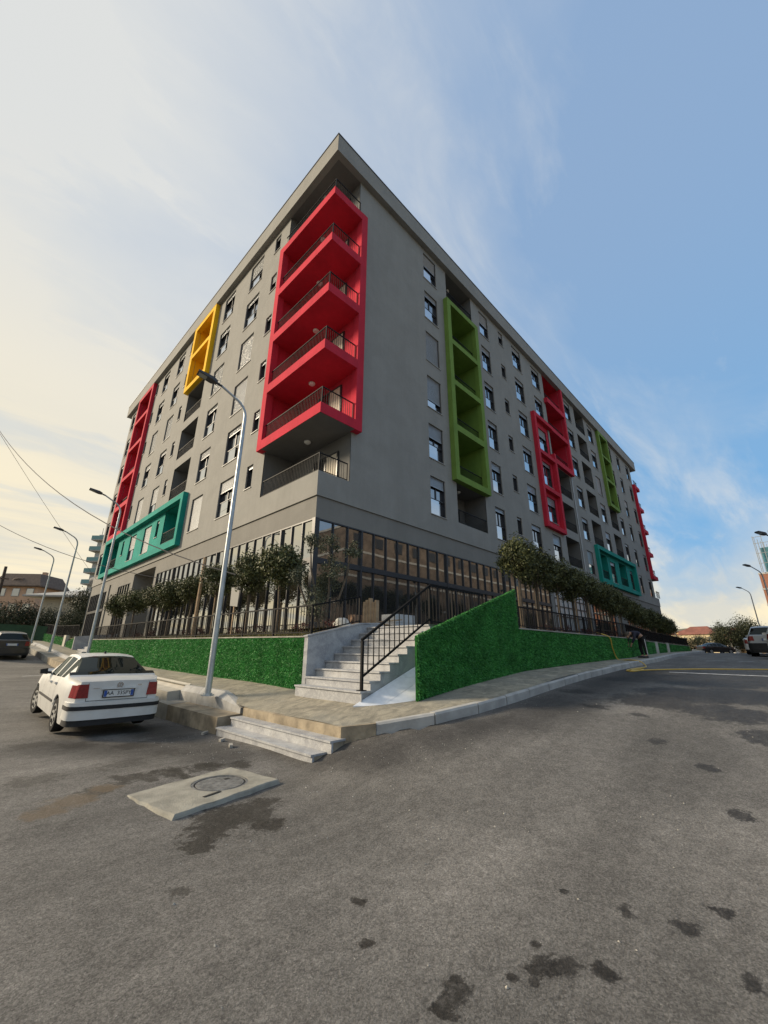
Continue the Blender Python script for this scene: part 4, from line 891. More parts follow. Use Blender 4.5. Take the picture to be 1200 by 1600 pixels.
m = MB(); m.bar(b + Vector((.026, 0, H)), c + Vector((0, 0, H)), .05, .045); m.build('top_rail', M_RAIL, sr); m = MB(); m.bar(b + Vector((.026, 0, .06)), c + Vector((0, 0, .06)), .035, .035); m.build('bottom_rail', M_RAIL, sr)
for i in range(1, 18):
    p = b + (c - b) * (i / 18)
    if i in (7, 13): m = MB(); m.box((p.x - .02, p.y - .02, p.z), (p.x + .02, p.y + .02, p.z + H - .024)); m.build('post', M_RAIL, sr); continue
    m = MB(); m.box((p.x - .008, p.y - .008, p.z + .06), (p.x + .008, p.y + .008, p.z + H - .01)); m.build('baluster', M_RAIL, sr)
m = MB(); m.box((c.x - .025, c.y - .025, c.z), (c.x + .025, c.y + .025, c.z + H + .02)); m.build('post', M_RAIL, sr)

# ---------------------------------------------------------------- vegetation
def leaf_mat(name, c0, c1, rough=.55):
    m = bpy.data.materials.new(name); m.use_nodes = True; t = NT(m.node_tree); b = m.node_tree.nodes['Principled BSDF']
    g_ = t.n('ShaderNodeNewGeometry'); c = t.mix(g_.outputs['Random Per Island'], c0, c1)
    c = t.vmath('MULTIPLY', c, t.ramp(t.noise(g_.outputs['Position'], 2.5, 3, .6), .3, .7, .75, 1.25))
    t.set(b.inputs['Base Color'], c); b.inputs['Roughness'].default_value = rough; b.inputs['Specular IOR Level'].default_value = .35
    return m
M_LEAF = leaf_mat('privet_leaves', (.024, .036, .012), (.125, .13, .045)); M_OLIVE = leaf_mat('olive_leaves', (.035, .045, .025), (.13, .14, .085)); M_BUSH = leaf_mat('bush_leaves', (.018, .026, .010), (.06, .065, .026))
M_BARK = mat('bark', (.11, .085, .06), .9, var=.3, vscale=12, bump=.5, bscale=30); M_STAKE = mat('bare_timber', (.36, .25, .15), .8, var=.2, vscale=6)
def leaves(n, rad, size, seed, clumps=14, hollow=.45, elong=2.2):
    """leaf-sized faces gathered in clumps through an uneven ellipsoid"""
    g_ = np.random.default_rng(seed); rad = np.array(rad)
    cd = g_.normal(0, 1, (clumps, 3)); cd /= np.linalg.norm(cd, axis=1)[:, None]; cr = g_.uniform(hollow, .82, clumps); cc = cd * cr[:, None]; cs = g_.uniform(.26, .42, clumps)
    w_ = g_.integers(0, clumps, n); P = cc[w_] + g_.normal(0, 1, (n, 3)) * cs[w_][:, None] * .55
    r = np.linalg.norm(P, axis=1); lim = 1.02 + .10 * g_.normal(0, 1, n); P *= np.minimum(1, lim / np.maximum(r, 1e-6))[:, None]; P *= rad
    N = P / rad + g_.normal(0, .7, (n, 3)); N /= np.linalg.norm(N, axis=1)[:, None]
    A = np.cross(N, g_.normal(0, 1, (n, 3))); A /= np.linalg.norm(A, axis=1)[:, None]; B = np.cross(N, A)
    s = size * g_.uniform(.65, 1.3, n)[:, None]; h = s / elong
    V = np.stack([P - A * s / 2, P + B * h / 2 + N * h * .12, P + A * s / 2, P - B * h / 2 + N * h * .12], 1).reshape(-1, 3); i = np.arange(n)[:, None] * 4
    return V, np.concatenate([i, i + 1, i + 2, i + 3], 1).tolist()
def leaf_mesh(name, m, *a, **k):
    V, Fs = leaves(*a, **k); me = bpy.data.meshes.new(name); me.from_pydata(V.tolist(), [], Fs); me.materials.append(m); return me
crowns = [leaf_mesh('crown', M_LEAF, 5600, (.88, .88, .84), .12, 20 + i, clumps=34, hollow=.38) for i in range(3)]
trunkm = MB().tube([(0, 0, 0), (.02, .01, .8), (-.01, .02, 1.35), (.03, 0, 1.75)], [.05, .042, .04, .03], 7)
for a in range(6):
    an = a * 1.05; trunkm.tube([(0, .01, 1.3 + .05 * a), (.22 * math.cos(an), .22 * math.sin(an), 1.75), (.5 * math.cos(an), .5 * math.sin(an), 2.2)], [.022, .016, .008], 5)
trunk_me = trunkm.mesh('trunk', M_BARK, smooth=True); stake_me = MB().tube([(.10, .05, 0), (.10, .05, 1.55)], .028, 6).mesh('stake', M_STAKE)
def ball_tree(x, y, zg, zc, s, lab, i, group, stake=True):
    o = thing('round_tree', lab, 'tree', (x, y, zg), group=group)
    c = inst('crown', crowns[i % 3], (x, y, zc), 1.3 * i, o); s *= .92 + .05 * math.sin(i * 3.7); c.scale = (s, s * (1 + .07 * math.sin(i * 5.3)), s * (1 + .10 * math.sin(i * 2.1)))
    t_ = inst('trunk', trunk_me, (x, y, zg), i * .9, o); t_.scale = (1, 1, (zc - zg) / 2.05)
    if stake: inst('stake', stake_me, (x, y, zg), i, o)
LT = [(11.25, 4.15, 1.0, 'clipped round tree left of the olive, nearest the marble staircase'), (13.15, 4.2, 1.0, 'clipped round tree immediately left of the nearest one, right of the grey board'),
      (15.6, 4.15, .92, 'clipped round tree behind the nearest lamp post'), (18.1, 4.1, .90, 'clipped round tree beside the bare wooden post, between it and the recessed doorway'), (20.6, 4.1, .95, 'dense clipped round tree left of the wooden post, fifth from the stairs'),
      (22.9, 4.1, .9, 'clipped round tree under the near end of the teal balcony frame'), (26.2, 4.15, .95, 'clipped round tree second from the far end of the left row'), (29.6, 4.2, .95, 'clipped round tree farthest along the left front, beside the second lamp post')]
for i, (y, zc, s, lab) in enumerate(LT): ball_tree(6.85, y, 2.02, zc, s, lab, i, 'clipped trees along the left front', stake=i in (1, 2))
RT = [(13.05, 6.35, 4.72, 1.02, 'large clipped round tree just right of the tall grass-faced wall'), (14.45, 6.4, 4.5, 1.0, 'clipped round tree second from the tall grass wall'), (16.2, 6.4, 4.5, 1.0, 'clipped round tree left of the whitened shop windows'), (17.7, 6.4, 4.4, .92, 'clipped round tree with a stake before the whitened shop windows'),
      (19.5, 6.5, 4.4, .95, 'clipped round tree at the right edge of the whitened windows'), (21.6, 6.6, 4.3, .95, 'clipped round tree left of the teal frame on the right front'), (24.0, 6.8, 4.25, .95, 'clipped round tree directly below the near end of the teal frame'), (26.8, 7.1, 4.15, 1.0, 'clipped round tree directly below the middle of the teal frame'),
      (30.0, 7.3, 4.1, 1.0, 'clipped round tree below the far end of the teal frame'), (34, 7.6, 4.05, 1.05, 'clipped round tree below the last grey windows of the right front'), (38.5, 8.0, 4.0, 1.1, 'clipped round tree just before the far corner of the block'), (43, 8.4, 4.0, 1.15, 'dark clipped tree just past the far corner of the block'), (48, 8.9, 4.0, 1.2, 'dark clipped tree last in the right-hand row')]
for i, (x, y, zc, s, lab) in enumerate(RT): ball_tree(x, y, 2.15, zc, s, lab, i + 1, 'clipped trees along the right front')
# olive at the corner
ol = thing('olive_tree', 'multi-stemmed olive with several small crowns beside the glazed corner', 'tree', (7.3, 9.7, 2.0))
m = MB()
for p in ([(7.3, 9.7, 2.0), (7.2, 9.8, 3.0), (7.05, 9.95, 3.9), (7.0, 9.98, 4.7)], [(7.35, 9.65, 2.0), (7.45, 9.55, 3.2), (7.42, 9.56, 4.4), (7.4, 9.6, 4.8)], [(7.4, 9.6, 2.0), (7.62, 9.36, 2.9), (7.8, 9.18, 3.7), (7.85, 9.1, 4.4)], [(7.25, 9.75, 2.0), (6.98, 10.0, 2.9), (6.75, 10.2, 3.6)]): m.tube(p, [.045, .035, .028, .015][:len(p)], 6)
m.build('trunk', M_BARK, ol, True)
for k, (c, r, n) in enumerate([((7.0, 9.98, 4.72), (.36, .36, .34), 700), ((7.40, 9.58, 4.62), (.34, .34, .40), 700), ((7.87, 9.08, 4.42), (.36, .36, .34), 700), ((7.45, 9.52, 3.72), (.55, .55, .6), 1300), ((6.78, 10.18, 3.72), (.34, .34, .36), 600), ((7.3, 9.7, 2.9), (.62, .62, .75), 1500)]):
    V, Fs = leaves(n, r, .085, 60 + k, clumps=12, hollow=.3, elong=3.2); me = bpy.data.meshes.new('crown'); me.from_pydata(V.tolist(), [], Fs); me.materials.append(M_OLIVE); inst('crown', me, c, 0, ol)
# low planting and grass behind the fences
M_GRASS = leaf_mat('rough_grass', (.09, .085, .02), (.20, .17, .05)); M_REDPL = leaf_mat('red_shrub_leaves', (.05, .018, .012), (.15, .04, .03))
def grass_patch(x0, x1, y0, y1, zf, n, h=.12):
    P = np.stack([rng.uniform(x0, x1, n), rng.uniform(y0, y1, n)], 1); z = zf(P[:, 0], P[:, 1]); P = np.concatenate([P, z[:, None]], 1)
    T = rng.normal(0, .35, (n, 3)); T[:, 2] = 1; S = rng.normal(0, 1, (n, 3)); S[:, 2] = 0; S /= np.linalg.norm(S, axis=1)[:, None]; hh = h * rng.uniform(.5, 1.4, n)[:, None]
    V = np.stack([P - S * .008, P + S * .008, P + T * hh], 1).reshape(-1, 3); i = np.arange(n)[:, None] * 3
    return tag(stuff_mesh('grass', V, np.concatenate([i, i + 1, i + 2], 1).tolist(), M_GRASS), kind='stuff')
grass_patch(6.0, 8.2, 8.4, 30, lambda x, y: 1.9 + (x - 5.95) * .09 + (y - 8.3) * .006, 14000)
rr = random.Random(11); shr = [leaf_mesh('red_shrub', M_REDPL, 260, (.26, .26, .22), .06, 90 + i, clumps=7) for i in range(2)]
for i in range(17):
    x = rr.uniform(6.4, 7.9); y = 9 + i * 1.25; s = inst('red_shrub', shr[i % 2], (x, y, 2.18 + .004 * (y - 8)), i); tag(s, 'small reddish shrub in the left garden bed behind the fence', 'shrub', 'reddish shrubs in the left garden bed')
for i in range(14):
    x = 10.9 + i * 1.1; s = inst('red_shrub', shr[i % 2], (x, rr.uniform(5.9, 7.6), 2.32), i); tag(s, 'small reddish shrub in the right garden bed behind the street fence', 'shrub', 'reddish shrubs in the right garden bed')
m = MB().tube([(6.5, 16.6, 2.0), (6.5, 16.6, 3.4), (6.52, 16.6, 5.15)], [.075, .07, .06], 8); tag(m.build('wooden_post', M_STAKE, smooth=True), 'bare round wooden post standing behind the left fence', 'post')
bd = thing('signboard', 'blank grey board on a wooden stake behind the left fence', 'sign', (6.6, 13.65, 2.05)); m = MB(); m.bar((6.62, 13.7, 2.0), (6.62, 13.7, 3.4), .045); m.build('stake', M_STAKE, bd)
m = MB(); m.prism([(6.57, 13.95, 3.05), (6.57, 13.40, 2.98), (6.57, 13.36, 3.55), (6.57, 13.55, 3.66), (6.57, 13.98, 3.68)], (.02, 0, 0)); m.build('board', mat('grey_board', (.20, .20, .19), .6), bd)
# ---------------------------------------------------------------- street lamps
M_GALV = mat('galvanised_steel', (.40, .43, .45), .42, .5, .55, .12, 4, coord='World'); M_LAMPH = mat('lamp_head_housing', (.03, .03, .035), .45); M_LED = mat('led_glass', (.30, .31, .27), .25)
def lamp(x, y, zb, lab, hgt, adir, group):
    o = thing('street_lamp', lab, 'street lamp', (x, y, zb), group=group); d = Vector((*adir, 0)).normalized(); b = Vector((x, y, zb)); zt = zb + hgt
    m = MB(); m.lathe([(.15, 0), (.15, .02), (.10, .022), (.10, .05)], (x, y, zb - .004), 12); m.build('base_plate', M_GALV, o)
    arc = []
    for k in range(9):
        a = k / 8 * R(62); r_ = .55; arc.append(b + Vector((0, 0, hgt - .45)) + Vector((0, 0, 1)) * (r_ * math.sin(a)) + d * (r_ * (1 - math.cos(a))))
    tan = d * math.sin(R(62)) + Vector((0, 0, 1)) * math.cos(R(62)); e = arc[-1] + tan * .55
    pts = [b, b + Vector((0, 0, hgt * .45)), arc[0]]; m = MB(); m.tube(pts, [.072, .058, .045], 12); m.build('pole', M_GALV, o, True)
    m = MB(); m.tube(arc + [e], [.043 - .0012 * i for i in range(10)], 10); m.build('arm', M_GALV, o, True)
    hd = MB(); t2 = (d * .97 + Vector((0, 0, .24))).normalized(); sd = Vector((-d.y, d.x, 0)); up_ = sd.cross(t2) * -1
    if up_.z < 0: up_ = -up_
    hd.tube([e - tan * .03, e + t2 * .16], .035, 8)
    def P(a, s_, u): return e + t2 * a + sd * s_ + up_ * u
    V = [P(.12, -.06, -.035), P(.12, .06, -.035), P(.12, .06, .045), P(.12, -.06, .045), P(.26, -.125, -.045), P(.26, .125, -.045), P(.26, .11, .06), P(.26, -.11, .06), P(.66, -.12, -.045), P(.66, .12, -.045), P(.66, .10, .02), P(.66, -.10, .02)]
    hd.add(V, [(3, 2, 1, 0), (8, 9, 10, 11)] + [(i + j, i + (j + 1) % 4, i + 4 + (j + 1) % 4, i + 4 + j) for i in (0, 4) for j in range(4)]); hd.build('lamp_head', M_LAMPH, o)
    l = MB(); l.add([P(.40, -.09, -.047), P(.62, -.09, -.047), P(.62, .09, -.047), P(.40, .09, -.047), P(.40, -.09, -.053), P(.62, -.09, -.053), P(.62, .09, -.053), P(.40, .09, -.053)], [(0, 1, 2, 3), (7, 6, 5, 4), (0, 4, 5, 1), (1, 5, 6, 2), (2, 6, 7, 3), (3, 7, 4, 0)]); l.build('led_panel', M_LED, o)
LG_ = 'lamps along the left pavement'
lamp(4.45, 10.0, float(zs(4.5, 10)), 'tall galvanised lamp post nearest, standing before the corner building', 7.75, (-1, .12), LG_)
lamp(4.4, 22.4, float(zs(4.6, 22.4)), 'galvanised lamp post crossing the teal balcony frame, behind the white saloon', 7.4, (-1, .05), LG_)
lamp(4.4, 32.3, float(zs(4.6, 32.3)), 'lamp post by the small far-left stairs', 7.05, (-1, 0), LG_)
lamp(4.4, 41.4, float(zs(4.6, 41.3)), 'lamp post farthest up the left street', 6.7, (-1, 0), LG_)
RG_ = 'lamps along the far side of the right street'
lamp(60.4, 2.8, 1.6, 'distant lamp post above the parked black-tailed SUV', 6.5, (-.75, .65), RG_)
lamp(41.3, .95, 1.5, 'lamp whose arm reaches in at the right edge before the red brick block', 5.95, (-.85, .6), RG_)
lamp(28.45, -.45, 1.35, 'lamp whose head shows at the right edge before the netted scaffold', 5.65, (-.85, .6), RG_)
# ---------------------------------------------------------------- overhead wires and pole
M_WIRE = mat('cable', (.03, .03, .035), .6)
def wire(lab, a, b, sag, r=.018):
    a, b = Vector(a), Vector(b); pts = [a + (b-a) * (i/16) - Vector((0, 0, sag * 4 * (i/16) * (1 - i/16))) for i in range(17)]
    tag(MB().tube(pts, r, 5).build('cable', M_WIRE, smooth=True), lab, 'cable', 'overhead cables on the left')
wire('thicker overhead cable dropping from upper left across the teal frame', (-1.6, 37.4, 17.0), (6.0, 12.6, 3.9), 1.5, .02)
wire('thin overhead cable beside the thicker one, ending on the left wall', (-1.6, 37.4, 16.9), (8.2, 45.0, 7.6), .2, .012)
wire('lowest overhead cable passing just above the far-left lamps', (-1.5, 37.2, 10.6), (8.1, 20.2, 4.6), .9, .016)
up = thing('utility_pole', 'dark leaning wooden utility pole at the far left edge', 'pole', (2.4, 54.6, 1.6)); m = MB(); m.tube([(2.5, 54.5, 1.4), (2.28, 54.76, 9.25)], [.16, .12], 8); m.build('pole', mat('tarred_wood', (.06, .045, .035), .9), up); m = MB(); m.box((2.1, 54.6, 8.0), (2.75, 54.72, 8.12)); m.build('crossarm', M_BARK, up)
# ---------------------------------------------------------------- cars
M_TYRE = mat('tyre_rubber', (.018, .018, .018), .9, .2, var=.3, vscale=10); M_RIM = mat('wheel_trim', (.34, .34, .33), .45, .5, .4, .2, 8); M_CGLASS = glass_mat('car_glass', (.010, .013, .012), .0, tint=(.48, .52, .52))
M_BLK = mat('black_plastic', (.02, .02, .021), .6, .35, var=.2, vscale=8); M_TAIL = mat('tail_lamp_red', (.22, .008, .012), .25, .6, var=.2, vscale=14); M_HEAD = mat('headlamp_lens', (.55, .57, .58), .15, .6)
M_CHROME = mat('chrome', (.62, .62, .64), .15, .5, 1.0); M_PLATE = mat('plate_white', (.62, .62, .6), .4); M_PBLUE = mat('plate_blue', (.015, .07, .30), .4); M_INK = mat('plate_ink', (.015, .015, .018), .5)
def ip(L, y): return float(np.interp(y, [p[0] for p in L], [p[1] for p in L]))
def car_body(o, s):
    """body lofted from cross-sections; glass and underside come off the same grid"""
    L_, W = s['L'], s['W'] / 2; ra, wr_ = s['arch'], s['wr']; yr, yf = s['wheels']
    ysl = sorted(set(np.round(np.concatenate([np.linspace(.06, L_ - .04, 34), np.linspace(yr - ra, yr + ra, 11), np.linspace(yf - ra, yf + ra, 11), np.array(s['cuts'])]), 3)))
    def ring(y):
        zt = ip(s['top'], y); zb = min(ip(s['belt'], y), zt - .035); e0 = min(1, max(0, y / .55)); e1 = min(1, max(0, (L_ - y) / .75))
        wb = W * (.82 + .18 * math.sin(e0 * math.pi / 2)) * (.74 + .26 * math.sin(e1 * math.pi / 2)); cabin = zt - zb > .16
        z0 = .21; za = z0
        for c in (yr, yf):
            if abs(y - c) < ra: za = max(za, s['wheelr'] + math.sqrt(ra * ra - (y - c) ** 2) * .97)
        k = min(1, (zt - zb) / .40) if cabin else 0; wrf = s['roofw'] * W; w6 = .935 * wb
        wtop = w6 + (wrf - w6) * k
        zz = [z0, za, za + .01, max(.46, za + .015), max(.46 + (zb - .46) * .62, za + .02), max(zb, za + .03)]
        pts = [(0, zz[0]), (.58 * wb, zz[1]), (.965 * wb, zz[2]), (1.0 * wb, zz[3]), (.99 * wb, zz[4]), (.95 * wb, zz[5])]
        pts += [(w6, zz[5] + .02), (wtop, zt - (.085 if cabin else .012)), (wtop * .94, zt - (.035 if cabin else .006)), (wtop * .55, zt - .008), (0, zt)]
        return pts
    rings = [ring(y) for y in ysl]; n = len(rings[0]); parts = {k: MB() for k in ('body', 'underbody', 'side_window', 'rear_window', 'windscreen', 'tail')}
    for i in range(len(ysl) - 1):
        y0, y1 = ysl[i], ysl[i+1]; ym = (y0 + y1) / 2
        for j in range(n - 1):
            key = 'body'
            if j < 2: key = 'underbody'
            elif j == 6 and any(a < ym < b for a, b in s['side']): key = 'side_window'
            elif j >= 7 and s['rearwin'][0] < ym < s['rearwin'][1] and j >= 8 - s.get('wide', 0): key = 'rear_window'
            elif j >= 8 and s['wind'][0] < ym < s['wind'][1]: key = 'windscreen'
            a, b = rings[i], rings[i+1]; p = parts[key]
            for sx in (1, -1):
                q = [(sx * a[j][0], y0, a[j][1]), (sx * a[j+1][0], y0, a[j+1][1]), (sx * b[j+1][0], y1, b[j+1][1]), (sx * b[j][0], y1, b[j][1])]
                p.quad(*(q if sx < 0 else q[::-1]))
    for i in (0, -1):
        y = ysl[i]; pts = [(p[0], y, p[1]) for p in rings[i]] + [(-p[0], y, p[1]) for p in rings[i][::-1][1:-1]]
        parts['body'].add(pts, [tuple(range(len(pts))) if i == 0 else tuple(range(len(pts)))[::-1]])
    for k, p in parts.items():
        if not p.f: continue
        me = p.mesh(k, {'body': s['paint'], 'underbody': M_BLK, 'tail': M_TAIL}.get(k, M_CGLASS)); 
        import bmesh
        bm = bmesh.new(); bm.from_mesh(me); bmesh.ops.remove_doubles(bm, verts=bm.verts, dist=.0005); bm.to_mesh(me); bm.free()
        me.polygons.foreach_set('use_smooth', [True] * len(me.polygons))
        try: me.set_sharp_from_angle(angle=R(38))
        except Exception: pass
        b_ = bpy.data.objects.new(k, me); COL.objects.link(b_); b_.parent = o
    return ysl, rings
def wheel(o, x, y, r_, w_=.195, steer=0):
    sx = 1 if x > 0 else -1
    prof = [(r_ * .66, -w_/2), (r_ * .93, -w_/2), (r_, -w_/2 + .03), (r_, w_/2 - .03), (r_ * .93, w_/2), (r_ * .66, w_/2)]
    t = MB().lathe(prof, n=26, axis='x', cap=False); w = t.build('wheel', M_TYRE, o, True); w.location = (x, y, r_); w.rotation_euler = (0, 0, steer)
    k = MB().lathe([(.05, w_/2 - .05), (r_ * .30, w_/2 - .025), (r_ * .655, w_/2 - .012), (r_ * .66, w_/2 - .004), (r_ * .60, w_/2 - .001), (r_ * .28, w_/2 - .015), (.04, w_/2 - .008)], n=22, axis='x')
    if sx < 0: k.v = [(-a, b, c) for a, b, c in k.v]; k.f = [f[::-1] for f in k.f]
    rm = bpy.data.objects.new('rim', k.mesh('rim', M_RIM, smooth=True)); COL.objects.link(rm); rm.parent = w
    sp = MB()
    for a in range(7):
        an = a * 2 * math.pi / 7; c, s_ = math.cos(an), math.sin(an); xx = sx * (w_/2 + .001)
        sp.bar((xx, c * r_ * .36, s_ * r_ * .36), (xx, c * r_ * .56, s_ * r_ * .56), .045, .012, up=(1, 0, 0))
    spo = bpy.data.objects.new('spoke_gap', sp.mesh('spoke_gap', M_BLK)); COL.objects.link(spo); spo.parent = w
def rbar(o, name, m, z0, z1, W, depth, front=None, ext=.45, L_=0):
    """bumper band wrapped round the tail (or the nose when L_ is given)"""
    pl = [(W, ext), (W, .22), (W * .985, .10), (W * .93, .02), (W * .8, -.03), (W * .5, -.055), (0, -.065)]; pl = pl + [(-x, y) for x, y in pl[::-1][1:]]
    pl = [(x * (1 + depth * .3), y - depth) for x, y in pl]
    if L_: pl = [(x, L_ - y) for x, y in pl]
    mb = MB(); inn = [(x * .9, y + (.10 if not L_ else -.10)) for x, y in pl]; n = len(pl)
    vs = [(x, y, z0) for x, y in pl] + [(x, y, z1) for x, y in pl] + [(x, y, z1) for x, y in inn] + [(x, y, z0) for x, y in inn]
    fs = []
    for i in range(n - 1): fs += [(i, i+1, n+i+1, n+i), (n+i, n+i+1, 2*n+i+1, 2*n+i), (3*n+i+1, 3*n+i, 2*n+i, 2*n+i+1), (3*n+i, 3*n+i+1, i+1, i)]
    fs += [(0, n, 2*n, 3*n), (n-1, 4*n-1, 3*n-1, 2*n-1)]
    mb.add(vs, fs); me = mb.mesh(name, m, smooth=True); b_ = bpy.data.objects.new(name, me); COL.objects.link(b_); b_.parent = o
    return b_
def text(o, name, s, size, loc, rot, m, ext=.002):
    cu = bpy.data.curves.new(name, 'FONT'); cu.body = s; cu.size = size; cu.extrude = ext; cu.align_x = 'CENTER'; cu.align_y = 'CENTER'; cu.materials.append(m)
    tmp = bpy.data.objects.new(name, cu); COL.objects.link(tmp); bpy.context.view_layer.update(); me = bpy.data.meshes.new_from_object(tmp); bpy.data.objects.remove(tmp); bpy.data.curves.remove(cu)
    t_ = bpy.data.objects.new(name, me); COL.objects.link(t_); t_.parent = o; t_.location = loc; t_.rotation_euler = rot; return t_
def lp(o, name, m, mb, smooth=False):
    b_ = bpy.data.objects.new(name, mb.mesh(name, m, smooth=smooth)); COL.objects.link(b_); b_.parent = o; return b_
def paint(name, c, rough=.28): return mat(name, c, rough, .5, 0, .05, 1.5, coat=.4)
M_PWHITE = mat('white_car_paint', (.60, .595, .57), .35, .5, 0, .07, 3, coat=.15); M_PBLACK = paint('black_car_paint', (.014, .014, .017)); M_PSILV = paint('silver_car_paint', (.36, .37, .38))
SALOON = dict(L=4.55, W=1.68, wheels=(1.02, 3.72), wheelr=.315, arch=.375, roofw=.66, wr=1, paint=M_PWHITE,
    top=[(0, .98), (.06, 1.0), (.12, 1.035), (.35, 1.045), (.56, 1.055), (.80, 1.175), (1.32, 1.40), (1.55, 1.44), (2.0, 1.46), (2.5, 1.44), (2.72, 1.40), (3.45, 1.02), (3.6, .99), (4.2, .90), (4.5, .78), (4.64, .62)],
    belt=[(0, .93), (.3, .97), (.9, .985), (2.5, .94), (3.4, .90), (4.2, .80), (4.64, .55)], cuts=[.56, .62, 1.40, 1.12, 1.44, 1.50, 2.02, 2.10, 2.62, 2.80, 3.40], side=[(1.12, 1.44), (1.50, 2.02), (2.10, 2.80)], rearwin=(.62, 1.40), wind=(2.76, 3.40), wide=1)
WAGON = dict(L=4.6, W=1.78, wheels=(.98, 3.65), wheelr=.32, arch=.38, roofw=.68, wr=1, paint=M_PBLACK,
    top=[(0, 1.0), (.06, 1.03), (.12, 1.06), (.42, 1.40), (.60, 1.46), (2.2, 1.50), (2.7, 1.44), (3.4, 1.02), (4.2, .9), (4.57, .65)], belt=[(0, .97), (2.5, .96), (3.4, .9), (4.57, .58)], cuts=[.12, .42, .6, 1.4, 1.48, 2.05, 2.13, 2.7, 2.75, 3.35], side=[(.6, 1.4), (1.48, 2.05), (2.13, 2.75)], rearwin=(.12, .42), wind=(2.72, 3.35), wide=1)
SUV = dict(L=4.5, W=1.9, wheels=(.95, 3.6), wheelr=.36, arch=.43, roofw=.70, wr=1, paint=M_PWHITE,
    top=[(0, 1.1), (.06, 1.15), (.12, 1.18), (.45, 1.58), (.62, 1.66), (2.2, 1.70), (2.7, 1.64), (3.3, 1.2), (4.1, 1.05), (4.47, .75)], belt=[(0, 1.08), (2.5, 1.08), (3.3, 1.05), (4.47, .68)], cuts=[.12, .45, .62, 1.4, 1.48, 2.05, 2.13, 2.7, 2.75, 3.25], side=[(.62, 1.4), (1.48, 2.05), (2.13, 2.75)], rearwin=(.12, .45), wind=(2.72, 3.25), wide=1)
def car(name, label, s, loc, rz, plate=True, group=None, tail_w=.19, bumper=None, pitch=0):
    o = thing(name, label, 'car', loc, rz, group, local=True); o.rotation_euler = (pitch, 0, rz); W = s['W'] / 2
    ysl, rings = car_body(o, s)
    zt = ip(s['top'], .06); zl = zt - .06
    for y in s['wheels']:
        for sx in (-1, 1): wheel(o, sx * (W - .105), y, s['wheelr'], steer=R(6) if (y > 2 and s is SALOON) else 0)
    zb1 = .63 if s['wheelr'] < .35 else .72
    rbar(o, 'bumper', bumper or s['paint'], .325, zb1, W * .97, 0.0); rbar(o, 'valance', M_BLK, .22, .323, W * .955, -.02)
    if s is SALOON: rbar(o, 'bumper_strip', M_BLK, .495, .565, W * .98, .008)
    rbar(o, 'bumper', s['paint'], .30, .58, W * .86, 0, L_=s['L'], ext=.5)
    for sx in (-1, 1):
        # lamp cluster wrapping the rear corner
        x0, x1 = W * .82, W * .84 - tail_w; m = MB()
        def side_x(y, z):
            k = max(0, min(len(ysl) - 2, int(np.searchsorted(ysl, y)) - 1)); f = (y - ysl[k]) / (ysl[k+1] - ysl[k]); v = [float(np.interp(z, [p[1] for p in g_[2:6]], [p[0] for p in g_[2:6]])) for g_ in (rings[k], rings[k+1])]
            return v[0] + (v[1] - v[0]) * min(1, max(0, f))
        za, zb_ = zt - .30, zt - .055; cols = []
        yb = .055
        for y, dx in ((yb, None), (.06, 1), (.09, 1), (.13, 1), (.17, 1), (.22, 1), (.27, 1)):
            cols.append([(x1, yb - .01, za), (x1 + .02, yb - .01, zb_)] if dx is None else [((side_x(y, za) + .007), y - (.008 if y < .1 else 0), za), (side_x(y, zb_ - .03) + .007, y - (.008 if y < .1 else 0), zb_ - .02 * (y > .1))])
        V = [p for c in cols for p in c]; V = [(sx * p[0], p[1], p[2]) for p in V]; fs = [(2*i, 2*i+2, 2*i+3, 2*i+1) for i in range(len(cols) - 1)]
        m.add(V, [f if sx > 0 else f[::-1] for f in fs]); tl = lp(o, 'tail_light', M_TAIL, m)
        md = tl.modifiers.new('t', 'SOLIDIFY'); md.thickness = .02
        hm = MB(); yl = s['L'] - .12; zz = ip(s['top'], yl - .1) - .13; hm.box((sx * W * .45, yl - .12, zz - .06), (sx * W * .80, yl + .02, zz + .07)); lp(o, 'headlight', M_HEAD, hm)
        mm = MB(); ym = s['side'][-1][1] - .12; zmm = ip(s['belt'], ym) + .09
        mm.prism([(sx * (W + .02), ym, zmm - .06), (sx * (W + .16), ym - .02, zmm - .04), (sx * (W + .17), ym - .02, zmm + .05), (sx * (W + .03), ym, zmm + .07)], (0, .11, 0)); mm.bar((sx * (W - .06), ym + .06, zmm - .03), (sx * (W + .06), ym + .05, zmm - .02), .05); lp(o, 'mirror', s['paint'] if s is not SALOON else M_BLK, mm)
        for a, b in s['side'][-2:]:
            hd = MB(); hd.box((sx * (W - .02), a + .02, ip(s['belt'], a) - .12), (sx * (W + .022), a + .2, ip(s['belt'], a) - .085)); lp(o, 'door_handle', s['paint'], hd)
        tr = MB(); tr.box((sx * (W - .01), s['wheels'][0] + .46, .50), (sx * (W + .012), s['wheels'][1] - .46, .545)); lp(o, 'rub_strip', M_BLK, tr)
        sm = MB()
        for y in (s['side'][-1][0] - .05, s['side'][-1][1] + .12, s['side'][-2][0] + .02): 
            zq = np.linspace(.30, ip(s['belt'], y) - .03, 7)
            for z0_, z1_ in zip(zq[:-1], zq[1:]): sm.quad((sx * (side_x(y, z0_) + .003), y - .004, z0_), (sx * (side_x(y, z0_) + .003), y + .004, z0_), (sx * (side_x(y, z1_) + .003), y + .004, z1_), (sx * (side_x(y, z1_) + .003), y - .004, z1_))
        lp(o, 'door_seam', M_BLK, sm)
